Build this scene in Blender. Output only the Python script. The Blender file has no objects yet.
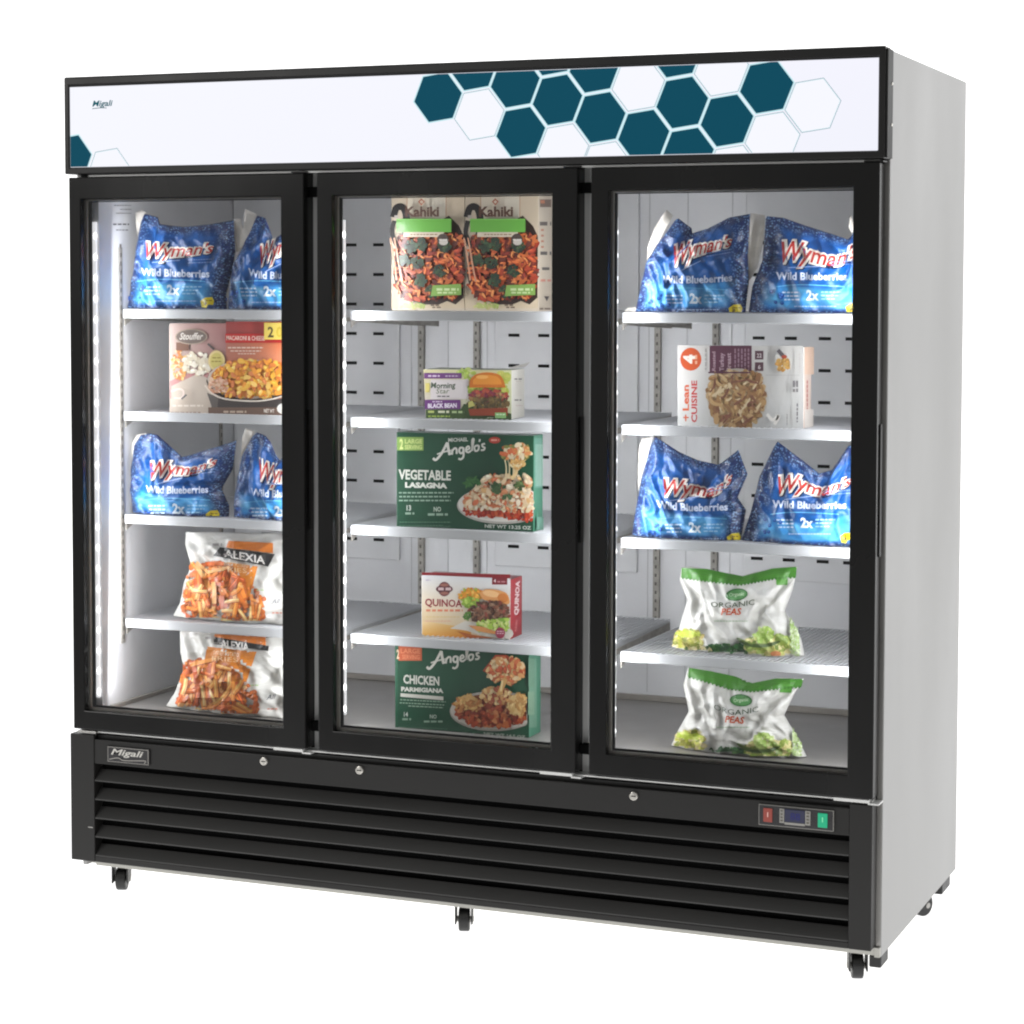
import bpy, bmesh, math, random
from mathutils import Vector, Matrix, noise
from mathutils.bvhtree import BVHTree

S = bpy.context.scene
COL = S.collection
W, D, HT = 2.0, 0.793, 2.003

# ------------------------------------------------------------------ camera
CAM = Vector((3.08399, -4.68986, 1.50771))
RT = Vector((0.92500038, 0.37995966, 0.00222436))
UP = Vector((-0.02386935, 0.05226468, 0.99834796))
FW = Vector((-0.3792157, 0.92352534, -0.05741424))
FPX, CX, CY = 2259.2308, 517.686, 415.9455
cd = bpy.data.cameras.new('camera'); cam = bpy.data.objects.new('camera', cd); COL.objects.link(cam)
m = Matrix((RT, UP, -FW)).transposed().to_4x4(); m.translation = CAM
cam.matrix_world = m
cd.sensor_width = 36; cd.lens = FPX / 1024 * 36
cd.shift_x = (512 - CX) / 1024; cd.shift_y = (CY - 512) / 1024
cd.clip_start = 0.1; cd.clip_end = 200
S.camera = cam

def ray(u, v):
    return FW + RT * ((u - CX) / FPX) - UP * ((v - CY) / FPX)
def at(u, v, Y):                       # point of the plane y = Y seen at a place of the photo
    d = ray(u, v); return CAM + d * ((Y - CAM.y) / d.y)

# ------------------------------------------------------------------ materials
def lin(c):
    return tuple((x / 255 / 12.92 if x / 255 <= 0.04045 else ((x / 255 + 0.055) / 1.055) ** 2.4) for x in c)
def mat(name, col, rough=0.5, metal=0.0, spec=0.5, coat=0.0, noise_amt=0.0, noise_scale=8, bump=0.0, bump_scale=60, stretch=None):
    mt = bpy.data.materials.new(name); mt.use_nodes = True
    nt = mt.node_tree; b = nt.nodes['Principled BSDF']
    b.inputs['Base Color'].default_value = (*col, 1); b.inputs['Roughness'].default_value = rough
    b.inputs['Metallic'].default_value = metal; b.inputs['Specular IOR Level'].default_value = spec
    b.inputs['Coat Weight'].default_value = coat
    if noise_amt or bump:
        tc = nt.nodes.new('ShaderNodeTexCoord'); mp = nt.nodes.new('ShaderNodeMapping')
        mp.inputs['Scale'].default_value = stretch or (1, 1, 1)
        nt.links.new(tc.outputs['Object'], mp.inputs[0])
    if noise_amt:
        n = nt.nodes.new('ShaderNodeTexNoise'); n.inputs['Scale'].default_value = noise_scale; n.inputs['Detail'].default_value = 6
        nt.links.new(mp.outputs[0], n.inputs['Vector'])
        r = nt.nodes.new('ShaderNodeMapRange'); r.inputs[1].default_value = 0.3; r.inputs[2].default_value = 0.7
        r.inputs[3].default_value = 1 - noise_amt; r.inputs[4].default_value = 1 + noise_amt
        nt.links.new(n.outputs[0], r.inputs[0])
        mx = nt.nodes.new('ShaderNodeMix'); mx.data_type = 'RGBA'; mx.blend_type = 'MULTIPLY'; mx.inputs[0].default_value = 1
        mx.inputs[6].default_value = (*col, 1); nt.links.new(r.outputs[0], mx.inputs[7])
        nt.links.new(mx.outputs[2], b.inputs['Base Color'])
        rr = nt.nodes.new('ShaderNodeMapRange'); rr.inputs[1].default_value = 0.3; rr.inputs[2].default_value = 0.7
        rr.inputs[3].default_value = max(0.02, rough - 0.08); rr.inputs[4].default_value = rough + 0.08
        nt.links.new(n.outputs[0], rr.inputs[0]); nt.links.new(rr.outputs[0], b.inputs['Roughness'])
    if bump:
        n2 = nt.nodes.new('ShaderNodeTexNoise'); n2.inputs['Scale'].default_value = bump_scale
        nt.links.new(mp.outputs[0], n2.inputs['Vector'])
        bp = nt.nodes.new('ShaderNodeBump'); bp.inputs['Strength'].default_value = bump; bp.inputs['Distance'].default_value = 0.002
        nt.links.new(n2.outputs[0], bp.inputs['Height']); nt.links.new(bp.outputs[0], b.inputs['Normal'])
    return mt

def attr_mat(name, rough=0.35, emit=0.0, spec=0.5, coat=0.0):
    mt = bpy.data.materials.new(name); mt.use_nodes = True
    nt = mt.node_tree; b = nt.nodes['Principled BSDF']
    a = nt.nodes.new('ShaderNodeVertexColor'); a.layer_name = 'Col'
    b.inputs['Roughness'].default_value = rough; b.inputs['Specular IOR Level'].default_value = spec
    b.inputs['Coat Weight'].default_value = coat; b.inputs['Coat Roughness'].default_value = 0.15
    if emit:
        b.inputs['Base Color'].default_value = (0.004, 0.004, 0.004, 1)
        nt.links.new(a.outputs[0], b.inputs['Emission Color']); b.inputs['Emission Strength'].default_value = emit
    else:
        nt.links.new(a.outputs[0], b.inputs['Base Color'])
    return mt

def emis(name, col, s):
    mt = bpy.data.materials.new(name); mt.use_nodes = True
    b = mt.node_tree.nodes['Principled BSDF']
    b.inputs['Base Color'].default_value = (*col, 1)
    b.inputs['Emission Color'].default_value = (*col, 1); b.inputs['Emission Strength'].default_value = s
    return mt

M = {}
M['black'] = mat('black powder coat', (0.020, 0.0195, 0.019), 0.38, 0, 0.35, noise_amt=0.12, noise_scale=3, bump=0.06, bump_scale=500)
M['door_black'] = mat('black door frame enamel', (0.0115, 0.0112, 0.0108), 0.24, 0, 0.32, noise_amt=0.15, noise_scale=2.5, stretch=(1, 1, 0.4))
M['panel_black'] = mat('black louvre enamel', (0.018, 0.0172, 0.0162), 0.45, 0, 0.35, noise_amt=0.10, noise_scale=5, stretch=(0.4, 1, 1))
M['bezel'] = mat('grey header bezel', (0.035, 0.035, 0.034), 0.5, 0, 0.25, noise_amt=0.1, noise_scale=4)
M['louvre'] = mat('louvre slat enamel', (0.052, 0.051, 0.049), 0.42, 0, 0.45, noise_amt=0.08, noise_scale=4, stretch=(0.4, 1, 1))
M['deep'] = mat('void shade and clip black', (0.003, 0.003, 0.003), 0.9, 0, 0.1)  # near black stands in for shade in slots and recess; clips, seal plain black
M['rubber'] = mat('caster rubber', (0.012, 0.012, 0.012), 0.45, 0, 0.5, noise_amt=0.2, noise_scale=60)
M['side'] = mat('grey coated steel side', (0.385, 0.383, 0.376), 0.45, 0.1, 0.5, noise_amt=0.035, noise_scale=2.2, bump=0.03, bump_scale=300, stretch=(1, 1, 0.35))
M['edge'] = mat('brushed steel edge', (0.42, 0.41, 0.39), 0.33, 0.7, 0.5, noise_amt=0.06, noise_scale=30, stretch=(1, 1, 0.1))
M['base_metal'] = mat('galvanised base channel', (0.50, 0.49, 0.45), 0.45, 0.5, 0.5, noise_amt=0.14, noise_scale=25, stretch=(0.3, 1, 1))
M['alu'] = mat('bright aluminium strip', (0.82, 0.82, 0.80), 0.4, 0.1, 0.5, noise_amt=0.08, noise_scale=12, stretch=(1, 1, 0.2))
M['liner'] = mat('pebbled aluminium liner', (0.70, 0.70, 0.715), 0.42, 0.08, 0.5, noise_amt=0.05, noise_scale=7, bump=0.25, bump_scale=90)
M['liner_floor'] = mat('stainless cavity floor', (0.30, 0.285, 0.27), 0.36, 0.3, 0.5, noise_amt=0.08, noise_scale=9)
M['duct'] = mat('white grey duct panel', (0.68, 0.68, 0.69), 0.45, 0.05, 0.5, noise_amt=0.05, noise_scale=10, bump=0.12, bump_scale=80)
M['pilaster'] = mat('zinc shelf pilaster', (0.33, 0.31, 0.28), 0.6, 0.2, 0.5, noise_amt=0.25, noise_scale=40)
M['wire'] = mat('white coated wire', (0.52, 0.53, 0.545), 0.35, 0, 0.5, noise_amt=0.03, noise_scale=14)
M['seam'] = mat('wall seam grey', (0.48, 0.48, 0.49), 0.5, 0.1)  # even grey, a little darker than the liner
M['hole'] = mat('pilaster slot', (0.09, 0.08, 0.07), 0.7)
M['wire_grey'] = mat('grey coated wire', (0.60, 0.61, 0.635), 0.35, 0, 0.5, noise_amt=0.03, noise_scale=14)
M['gasket'] = mat('grey gasket', (0.10, 0.10, 0.095), 0.5, 0, 0.4, noise_amt=0.1, noise_scale=20)
M['spacer'] = mat('warm grey glass spacer', (0.30, 0.275, 0.245), 0.42, 0.25, 0.5, noise_amt=0.1, noise_scale=20)
M['plastic_dark'] = mat('dark control plastic', (0.03, 0.028, 0.03), 0.3, 0, 0.5, noise_amt=0.1, noise_scale=30)
M['screen'] = emis('controller display glass', (0.018, 0.02, 0.045), 0.6)
M['red_led'] = emis('red rocker lamp', (0.20, 0.04, 0.03), 0.6)
M['green_led'] = emis('green rocker lamp', (0.008, 0.30, 0.15), 0.6)
M['grey_plastic'] = mat('grey key plastic', (0.36, 0.35, 0.32), 0.4, 0, 0.5, noise_amt=0.06, noise_scale=30)
M['chrome'] = mat('lock chrome', (0.75, 0.72, 0.66), 0.2, 0.9, 0.5, noise_amt=0.1, noise_scale=90)
M['led'] = emis('white led diode', (1.0, 0.98, 0.97), 3.5)
M['led_glow'] = emis('led strip lens', (0.90, 0.89, 0.90), 0.72)
M['sign_face'] = attr_mat('backlit sign face', 0.6, 1.0, 0.08)
M['print'] = attr_mat('printed card', 0.36, 0, 0.5, 0.25)
M['film_print'] = attr_mat('printed film', 0.36, 0, 0.4, 0.15)
M['badge'] = attr_mat('badge metal print', 0.35, 0, 0.5)
M['white_film'] = mat('milky white film', (0.74, 0.70, 0.64), 0.3, 0, 0.5, noise_amt=0.06, noise_scale=30, bump=0.3, bump_scale=30)
M['card_grey'] = mat('uncoated card', (0.55, 0.53, 0.5), 0.6, 0, 0.4, noise_amt=0.05, noise_scale=30)

def glass_mat():
    mt = bpy.data.materials.new('door glass'); mt.use_nodes = True
    nt = mt.node_tree; nt.nodes.clear()
    o = nt.nodes.new('ShaderNodeOutputMaterial'); mx = nt.nodes.new('ShaderNodeMixShader')
    t = nt.nodes.new('ShaderNodeBsdfTransparent'); g = nt.nodes.new('ShaderNodeBsdfGlossy')
    t.inputs[0].default_value = (0.985, 0.99, 0.99, 1); g.inputs['Roughness'].default_value = 0.02
    f = nt.nodes.new('ShaderNodeFresnel'); f.inputs[0].default_value = 1.42
    n = nt.nodes.new('ShaderNodeTexNoise'); n.inputs['Scale'].default_value = 1.5
    bp = nt.nodes.new('ShaderNodeBump'); bp.inputs['Strength'].default_value = 0.02; bp.inputs['Distance'].default_value = 0.01
    nt.links.new(n.outputs[0], bp.inputs['Height']); nt.links.new(bp.outputs[0], g.inputs['Normal'])
    nt.links.new(f.outputs[0], mx.inputs[0]); nt.links.new(t.outputs[0], mx.inputs[1]); nt.links.new(g.outputs[0], mx.inputs[2])
    nt.links.new(mx.outputs[0], o.inputs[0])
    return mt
M['glass'] = glass_mat()

# ------------------------------------------------------------------ object helpers
def empty(name, loc, label=None, cat=None, group=None):
    o = bpy.data.objects.new(name, None); COL.objects.link(o); o.location = loc; o.empty_display_size = 0.05
    if label: o['label'] = label; o['category'] = cat
    if group: o['group'] = group
    return o
def root_loc(o):
    v = Vector((0, 0, 0))
    while o: v += o.location; o = o.parent
    return v
def link_mesh(name, me, parent=None, label=None):
    o = bpy.data.objects.new(name, me); COL.objects.link(o)
    if parent:
        off = root_loc(parent); me.transform(Matrix.Translation(-off)); o.parent = parent
    if label: o['label'] = label
    return o
def obj(name, bm, material, parent=None, bevel=0.0, smooth=False, label=None):
    me = bpy.data.meshes.new(name); bm.to_mesh(me); bm.free()
    mats = material if isinstance(material, (list, tuple)) else [material]
    for x in mats: me.materials.append(x)
    if smooth:
        for p in me.polygons: p.use_smooth = True
    o = link_mesh(name, me, parent, label)
    if bevel:
        b = o.modifiers.new('bevel', 'BEVEL'); b.width = bevel; b.segments = 2; b.limit_method = 'ANGLE'; b.angle_limit = 0.6
        b.harden_normals = False
    return o
def box(bm, x0, x1, y0, y1, z0, z1, mi=0):
    vs = [bm.verts.new((x, y, z)) for z in (z0, z1) for y in (y0, y1) for x in (x0, x1)]
    for f in ((0, 2, 3, 1), (4, 5, 7, 6), (0, 1, 5, 4), (2, 6, 7, 3), (0, 4, 6, 2), (1, 3, 7, 5)):
        fc = bm.faces.new([vs[i] for i in f]); fc.material_index = mi
    return vs
def B(*args):
    bm = bmesh.new()
    for a in args: box(bm, *a)
    return bm
def ring(bm, x0, x1, z0, z1, wl, wr, wb, wt, y0, y1):   # mitred picture-frame
    o = [(x0, z0), (x1, z0), (x1, z1), (x0, z1)]
    i = [(x0 + wl, z0 + wb), (x1 - wr, z0 + wb), (x1 - wr, z1 - wt), (x0 + wl, z1 - wt)]
    V = lambda p, y: bm.verts.new((p[0], y, p[1]))
    of, inf = [V(p, y0) for p in o], [V(p, y0) for p in i]
    ob, ib = [V(p, y1) for p in o], [V(p, y1) for p in i]
    for k in range(4):
        n = (k + 1) % 4
        bm.faces.new((of[k], of[n], inf[n], inf[k])); bm.faces.new((ob[n], ob[k], ib[k], ib[n]))
        bm.faces.new((of[n], of[k], ob[k], ob[n])); bm.faces.new((inf[k], inf[n], ib[n], ib[k]))
def cyl(bm, c, axis, r0, r1, h, n=24):
    q = Vector((0, 0, 1)).rotation_difference(Vector(axis)).to_matrix().to_4x4()
    bmesh.ops.create_cone(bm, cap_ends=True, segments=n, radius1=r0, radius2=r1, depth=h, matrix=Matrix.Translation(c) @ q)
def tube(bm, a, b, r, n=6):
    a, b = Vector(a), Vector(b); cyl(bm, (a + b) / 2, (b - a).normalized(), r, r, (b - a).length, n)

# ------------------------------------------------------------------ printing on surfaces
_tc = {}
def text_tris(s, bold=0.0, shear=0.0):
    k = (s, bold, shear)
    if k in _tc: return _tc[k]
    c = bpy.data.curves.new('lettering', 'FONT'); c.body = s; c.offset = bold; c.shear = shear; c.resolution_u = 2; c.fill_mode = 'FRONT'
    o = bpy.data.objects.new('lettering', c); COL.objects.link(o)
    dg = bpy.context.evaluated_depsgraph_get(); dg.update()
    me = bpy.data.meshes.new_from_object(o.evaluated_get(dg))
    vs = [(v.co.x, v.co.y) for v in me.vertices]; fs = [tuple(p.vertices) for p in me.polygons]
    bpy.data.objects.remove(o); bpy.data.meshes.remove(me); bpy.data.curves.remove(c)
    xs = [v[0] for v in vs] or [0, 1]
    r = (vs, fs, min(xs), max(xs)); _tc[k] = r
    return r
def smooth_line(pts, n=6):
    if len(pts) < 3: return pts
    out = []
    P = [pts[0]] + list(pts) + [pts[-1]]
    for i in range(1, len(P) - 2):
        p0, p1, p2, p3 = P[i - 1], P[i], P[i + 1], P[i + 2]
        for k in range(n):
            t = k / n
            out.append(tuple(0.5 * (2 * p1[j] + (p2[j] - p0[j]) * t + (2 * p0[j] - 5 * p1[j] + 4 * p2[j] - p3[j]) * t * t + (3 * p1[j] - p0[j] - 3 * p2[j] + p3[j]) * t ** 3) for j in (0, 1)))
    out.append(tuple(pts[-1])); return out

class Art:
    """flat printing collected shape by shape, laid on a surface by hit(u, v) -> (point, normal)"""
    def __init__(s, hit, grid=0, crop=None, step=1.4e-5):
        s.hit = hit; s.grid = grid; s.crop = crop; s.v = []; s.f = []; s.c = []; s.n = 0; s.step = step; s.cache = {}
    def node(s, i, j):
        k = (i, j)
        if k not in s.cache: s.cache[k] = s.hit(i * s.grid, j * s.grid)
        return s.cache[k]
    def lattice(s, u, v):
        # every layer lies on one facetted sheet: linear inside each lattice triangle
        g = s.grid; i, j = math.floor(u / g), math.floor(v / g); fu, fv = u / g - i, v / g - j
        if fu + fv <= 1: tri = ((i, j, 1 - fu - fv), (i + 1, j, fu), (i, j + 1, fv))
        else: tri = ((i + 1, j + 1, fu + fv - 1), (i, j + 1, 1 - fu), (i + 1, j, 1 - fv))
        p = Vector(); n = Vector()
        for a, b, w in tri:
            if w < 1e-7: continue
            h = s.node(a, b)
            if h is None: return None
            p += h[0] * w; n += h[1] * w
        return (p, n)
    def T(s, p):
        if s.crop: return (s.crop[0] + p[0] * s.crop[2], s.crop[1] + p[1] * s.crop[2])
        return p
    def raw(s, pts, faces, col, colf=None):
        s.n += 1
        pts = [s.T(p) for p in pts]
        if s.grid:
            bm = bmesh.new(); vs = [bm.verts.new((p[0], p[1], 0)) for p in pts]
            for f in faces:
                try: bm.faces.new([vs[i] for i in f])
                except ValueError: pass
            for no in ((1, 0, 0), (0, 1, 0), (1, 1, 0)):
                vals = [p[0] * no[0] + p[1] * no[1] for p in pts]
                lo, hi = min(vals), max(vals)
                k = math.floor(lo / s.grid) + 1
                while k * s.grid < hi:
                    co = (k * s.grid, 0, 0) if no[0] else (0, k * s.grid, 0)
                    bmesh.ops.bisect_plane(bm, geom=bm.verts[:] + bm.edges[:] + bm.faces[:], plane_co=co, plane_no=no)
                    k += 1
            bm.verts.index_update()
            pts = [(v.co.x, v.co.y) for v in bm.verts]; faces = [[v.index for v in f.verts] for f in bm.faces]; bm.free()
        hf = s.lattice if s.grid else s.hit
        b = len(s.v); H = [hf(*p) for p in pts]; ok = [h is not None for h in H]
        off = (0.0009 if s.grid else 0.0003) + s.n * s.step
        for h in H: s.v.append(h[0] + h[1] * off if h else Vector((0, 0, 0)))
        c = lin(col) if col else None
        for f in faces:
            if all(ok[i] for i in f):
                s.f.append([b + i for i in f])
                if colf:
                    s.c.append([lin(colf(*pts[i])) for i in f])
                else: s.c.append([c] * len(f))
    def poly(s, pts, col): s.raw(pts, [list(range(len(pts)))], col)
    def rect(s, x0, y0, x1, y1, col): s.poly([(x0, y0), (x1, y0), (x1, y1), (x0, y1)], col)
    def oval(s, x, y, rx, ry, col, ang=0, n=20, a0=0, a1=360):
        ca, sa = math.cos(math.radians(ang)), math.sin(math.radians(ang))
        pts = []
        for k in range(n):
            t = math.radians(a0 + (a1 - a0) * k / (n if a1 - a0 == 360 else n - 1)); a, b = rx * math.cos(t), ry * math.sin(t)
            pts.append((x + a * ca - b * sa, y + a * sa + b * ca))
        s.poly(pts, col)
    def cut_oval(s, x, y, rx, ry, xmax, col, n=48):
        s.poly([(min(xmax, x + rx * math.cos(2 * math.pi * k / n)), y + ry * math.sin(2 * math.pi * k / n)) for k in range(n) if x + rx * math.cos(2 * math.pi * k / n) < xmax + rx * 0.12], col)
    def grad(s, quad, cols, n=6):   # cols at tl, tr, br, bl; smooth printed blend
        pts = []
        L = lambda a, b, t: tuple(a[i] + (b[i] - a[i]) * t for i in range(len(a)))
        cc = {}
        for j in range(n + 1):
            for i in range(n + 1):
                p = L(L(quad[0], quad[1], i / n), L(quad[3], quad[2], i / n), j / n); pts.append(p)
        faces = [[j * (n + 1) + i, j * (n + 1) + i + 1, (j + 1) * (n + 1) + i + 1, (j + 1) * (n + 1) + i] for j in range(n) for i in range(n)]
        g = s.grid; s.grid = 0
        b = len(s.c); s.raw(pts, faces, cols[0]); s.grid = g
        if len(s.c) - b == n * n:
            for q in range(n * n):
                j, i = divmod(q, n)
                s.c[b + q] = [lin(L(L(cols[0], cols[1], (i + di) / n), L(cols[3], cols[2], (i + di) / n), (j + dj) / n)) for di, dj in ((0, 0), (1, 0), (1, 1), (0, 1))]
    def blob(s, x, y, rx, ry, ang, col, rnd, n=10):
        ca, sa = math.cos(ang), math.sin(ang); pts = []
        for k in range(n):
            t = 2 * math.pi * k / n; q = rnd.uniform(0.86, 1.08)
            a, b = rx * q * math.cos(t), ry * q * math.sin(t); pts.append((x + a * ca - b * sa, y + a * sa + b * ca))
        s.poly(pts, col)
    def chunks(s, inside, bbox, pal, n, size, seed=1, elong=1.6, ang=None, jit=14):
        rnd = random.Random(seed); k = 0; tries = 0
        n = int(n * 2.0); size = (size[0] * 0.62, size[1] * 0.72); jit = jit * 0.7
        av = [sum(c[i] for c in pal) / len(pal) for i in (0, 1, 2)]; pal = [tuple(c[i] * 0.78 + av[i] * 0.22 for i in (0, 1, 2)) for c in pal]
        while k < n and tries < n * 30:
            tries += 1
            x, y = rnd.uniform(bbox[0], bbox[2]), rnd.uniform(bbox[1], bbox[3])
            if not inside(x, y): continue
            k += 1; r = rnd.uniform(*size); c = rnd.choice(pal); j = rnd.uniform(-jit, jit)
            c = tuple(min(255, max(0, q + j)) for q in c)
            a = rnd.uniform(0, 6.28) if ang is None else ang + rnd.uniform(-0.4, 0.4)
            s.blob(x, y, r * elong, r, a, c, rnd)
            if rnd.random() < 0.3:
                s.blob(x - r * 0.2, y - r * 0.25, r * elong * 0.5, r * 0.4, a, tuple(min(255, q * 1.08 + 14) for q in c), rnd, 7)
    def line(s, pts, w, col, taper=False, sm=True):
        p = smooth_line(pts) if sm else list(pts)
        L, R = [], []; n = len(p)
        for i in range(n):
            a, b = p[max(0, i - 1)], p[min(n - 1, i + 1)]
            dx, dy = b[0] - a[0], b[1] - a[1]; l = math.hypot(dx, dy) or 1; nx, ny = -dy / l, dx / l
            ww = w / 2
            if taper: ww *= 0.25 + 0.75 * math.sin(math.pi * min(1, max(0, i / (n - 1)))) ** 0.5
            L.append((p[i][0] + nx * ww, p[i][1] + ny * ww)); R.append((p[i][0] - nx * ww, p[i][1] - ny * ww))
        s.raw(L + R, [[i, i + 1, n + i + 1, n + i] for i in range(n - 1)], col)
    def text(s, t, base, h, col, bold=0.0, shear=0.0, up=None, wfit=True):
        """base: points of the baseline from first to last glyph; h: capital height(s)"""
        vs, fs, x0, x1 = text_tris(t, bold, shear)
        b = smooth_line(base, 8) if len(base) > 2 else [(base[0][0] + (base[1][0] - base[0][0]) * k / 8, base[0][1] + (base[1][1] - base[0][1]) * k / 8) for k in range(9)]
        ls = [0]
        for i in range(1, len(b)): ls.append(ls[-1] + math.hypot(b[i][0] - b[i - 1][0], b[i][1] - b[i - 1][1]))
        tot = ls[-1]; h0, h1 = h if isinstance(h, tuple) else (h, h)
        out = []
        for x, y in vs:
            q = (x - x0) / (x1 - x0); d = q * tot
            i = 0
            while i < len(ls) - 2 and ls[i + 1] < d: i += 1
            f = (d - ls[i]) / max(1e-6, ls[i + 1] - ls[i])
            px, py = b[i][0] + (b[i + 1][0] - b[i][0]) * f, b[i][1] + (b[i + 1][1] - b[i][1]) * f
            hh = (h0 + (h1 - h0) * q) * y / 0.7
            if up: out.append((px + up[0] * hh, py + up[1] * hh))
            else: out.append((px, py - hh))
        s.raw(out, fs, col)
    def tiny(s, x0, x1, y, h, col, seed=0, slope=0.0, vertical=False):   # a row of print too small to read
        rnd = random.Random(seed); x = x0
        while x < x1:
            w = rnd.uniform(1.6, 3.4) * h
            e = min(x1, x + w); yy = y + (x - x0) * slope
            if vertical: s.rect(y, x, y + h, e, col)
            else: s.poly([(x, yy), (e, yy + (e - x) * slope), (e, yy + h + (e - x) * slope), (x, yy + h)], col)
            x = e + h * 0.7
    def build(s, name, material, parent, label=None):
        me = bpy.data.meshes.new(name); me.from_pydata([tuple(v) for v in s.v], [], s.f)
        ca = me.color_attributes.new('Col', 'FLOAT_COLOR', 'CORNER'); i = 0
        flat = []
        for cs in s.c:
            for c in cs: flat += [c[0], c[1], c[2], 1]
        ca.data.foreach_set('color', flat)
        me.materials.append(material)
        o = link_mesh(name, me, parent, label); s.v = []; s.f = []; s.c = []
        return o

def plane_hit(p0, nrm):
    p0 = Vector(p0); nrm = Vector(nrm).normalized()
    def h(u, v):
        d = ray(u, v); t = (p0 - CAM).dot(nrm) / d.dot(nrm); return (CAM + d * t, nrm)
    return h

# ------------------------------------------------------------------ setting: white sweep with its own glow
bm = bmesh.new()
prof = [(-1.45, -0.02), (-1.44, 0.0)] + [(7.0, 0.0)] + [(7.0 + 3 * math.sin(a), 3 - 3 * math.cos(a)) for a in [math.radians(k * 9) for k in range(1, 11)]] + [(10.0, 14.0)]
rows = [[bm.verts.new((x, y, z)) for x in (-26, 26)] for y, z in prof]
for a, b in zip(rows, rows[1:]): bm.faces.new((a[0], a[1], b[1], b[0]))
sw = obj('floor', bm, emis('self-glowing white sweep', (1, 1, 1), 1.02), smooth=True)  # glow added to floor and backdrop so no shadow shows under the freezer
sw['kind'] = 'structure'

# ------------------------------------------------------------------ the freezer
FZ = empty('display_freezer', (1.0, 0.4, 0), 'large black three-door glass display freezer on casters with a lit white header', 'freezer')
DX = [(0.010, 0.6455), (0.6797, 1.319), (1.351, 1.990)]
DT, DB = 1.7658, 0.4278
GT, GB = 0.4144, 0.1022
YD, YG, YH = -0.051, -0.047, -0.053
XL, XR, YB, ZF, ZC = 0.060, 1.940, 0.665, 0.465, 1.785

obj('side_panel', B((1.988, 2.0, 0.0, D, 0.0787, 2.001)), M['side'], FZ, 0.0012)
obj('side_panel', B((0.0, 0.012, 0.0, D, 0.0787, 2.001)), M['side'], FZ, 0.0012)
obj('front_edge_strip', B((1.9885, 1.9985, -0.003, -0.0005, 0.082, 1.772)), M['edge'], FZ)
obj('back_panel', B((0.0125, 1.9875, D - 0.014, D - 0.002, 0.0787, 1.999)), M['side'], FZ)
obj('top_panel', B((0.0125, 1.9875, 0.002, D - 0.0145, 1.985, 1.999)), M['side'], FZ)
obj('bottom_panel', B((0.0125, 1.9875, 0.012, D - 0.0145, 0.082, 0.094)), M['base_metal'], FZ)
obj('base_channel', B((0.045, 1.9873, -0.012, 0.0115, 0.084, 0.1015), (1.9873, 1.9995, -0.012, -0.0005, 0.080, 0.1015)), M['base_metal'], FZ, 0.001)
# cavity
obj('cavity_wall', B((0.0125, XL, 0.001, YB, ZF, ZC)), M['liner'], FZ)
obj('cavity_wall', B((XR, 1.9875, 0.001, YB, ZF, ZC)), M['liner'], FZ)
obj('cavity_back', B((0.0125, 1.9875, YB + 0.0005, D - 0.0145, 0.34, 1.984)), M['liner'], FZ)
obj('cavity_ceiling', B((0.0125, 1.9875, 0.001, YB, ZC + 0.0005, 1.9845)), M['liner'], FZ)
obj('cavity_floor', B((0.0125, 1.9875, 0.001, YB, 0.43, ZF - 0.0005)), M['liner_floor'], FZ)
obj('floor_trim', B((XL + 0.0005, XR - 0.0005, YB - 0.012, YB - 0.0005, ZF, ZF + 0.014)), M['spacer'], FZ, 0.001)
obj('floor_trim', B((XL + 0.0005, XL + 0.010, 0.03, YB - 0.0125, ZF, ZF + 0.010)), M['spacer'], FZ, 0.001)
# evaporator duct panels with slots
for x0, x1, cols in ((XL + 0.002, 0.554, (0.16, 0.245, 0.33, 0.417, 0.496)), (0.826, 1.215, (0.88, 0.962, 1.045, 1.128)), (1.492, XR - 0.002, (1.528, 1.609, 1.694, 1.76, 1.85))):
    dp = obj('duct_panel', B((x0, x1, 0.652, YB - 0.0002, 0.787, ZC - 0.001)), M['duct'], FZ, 0.003)
    sb = bmesh.new()
    for cx in cols:
        for k in range(11):
            z = 1.614 - 0.0775 * k
            box(sb, cx - 0.015, cx + 0.015, 0.6505, 0.653, z - 0.0035, z + 0.0045)
    obj('air_slots', sb, M['deep'], dp)
for x in (0.585, 0.69, 0.80, 1.24, 1.34, 1.455):
    obj('wall_seam', B((x - 0.001, x + 0.001, YB - 0.0012, YB, ZF + 0.02, ZC - 0.001)), M['seam'], FZ)
def pilaster(x0, x1, y0, y1, zb, zt, holes):
    p = obj('shelf_pilaster', B((x0, x1, y0, y1, zb, zt)), M['pilaster'], FZ, 0.001)
    hb = bmesh.new(); z = zb + 0.01
    while z < zt:
        if holes == 'y': box(hb, (x0 + x1) / 2 - 0.0025, (x0 + x1) / 2 + 0.0025, y0 - 0.0006, y0 + 0.001, z, z + 0.008)
        else: box(hb, x1 - 0.001, x1 + 0.0006, (y0 + y1) / 2 - 0.0025, (y0 + y1) / 2 + 0.0025, z, z + 0.011)
        z += 0.0215
    obj('pilaster_holes', hb, M['hole'], p)
for x in (0.617, 0.774, 1.266, 1.417): pilaster(x - 0.008, x + 0.008, YB - 0.014, YB - 0.0014, 0.62, 1.49, 'y')
for y in (0.085, 0.575): pilaster(XL + 0.0005, XL + 0.0035, y, y + 0.016, 0.62, 1.60, 'x')
for y in (0.085, 0.575): pilaster(XR - 0.008, XR - 0.0005, y, y + 0.016, 0.62, 1.60, 'x')
a = Art(plane_hit((XL + 0.0005, 0, 0), (1, 0, 0)))
for u0, u1, v, h in ((113, 129, 223.5, 1.6), (116, 128, 229.5, 1.0), (114, 131, 205, 0.8), (120, 131, 209, 0.8), (116, 131, 213, 0.7)):
    a.tiny(u0, u1, v, h, (105, 105, 110), int(v))
a.build('rating_sticker', M['print'], FZ)
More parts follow.
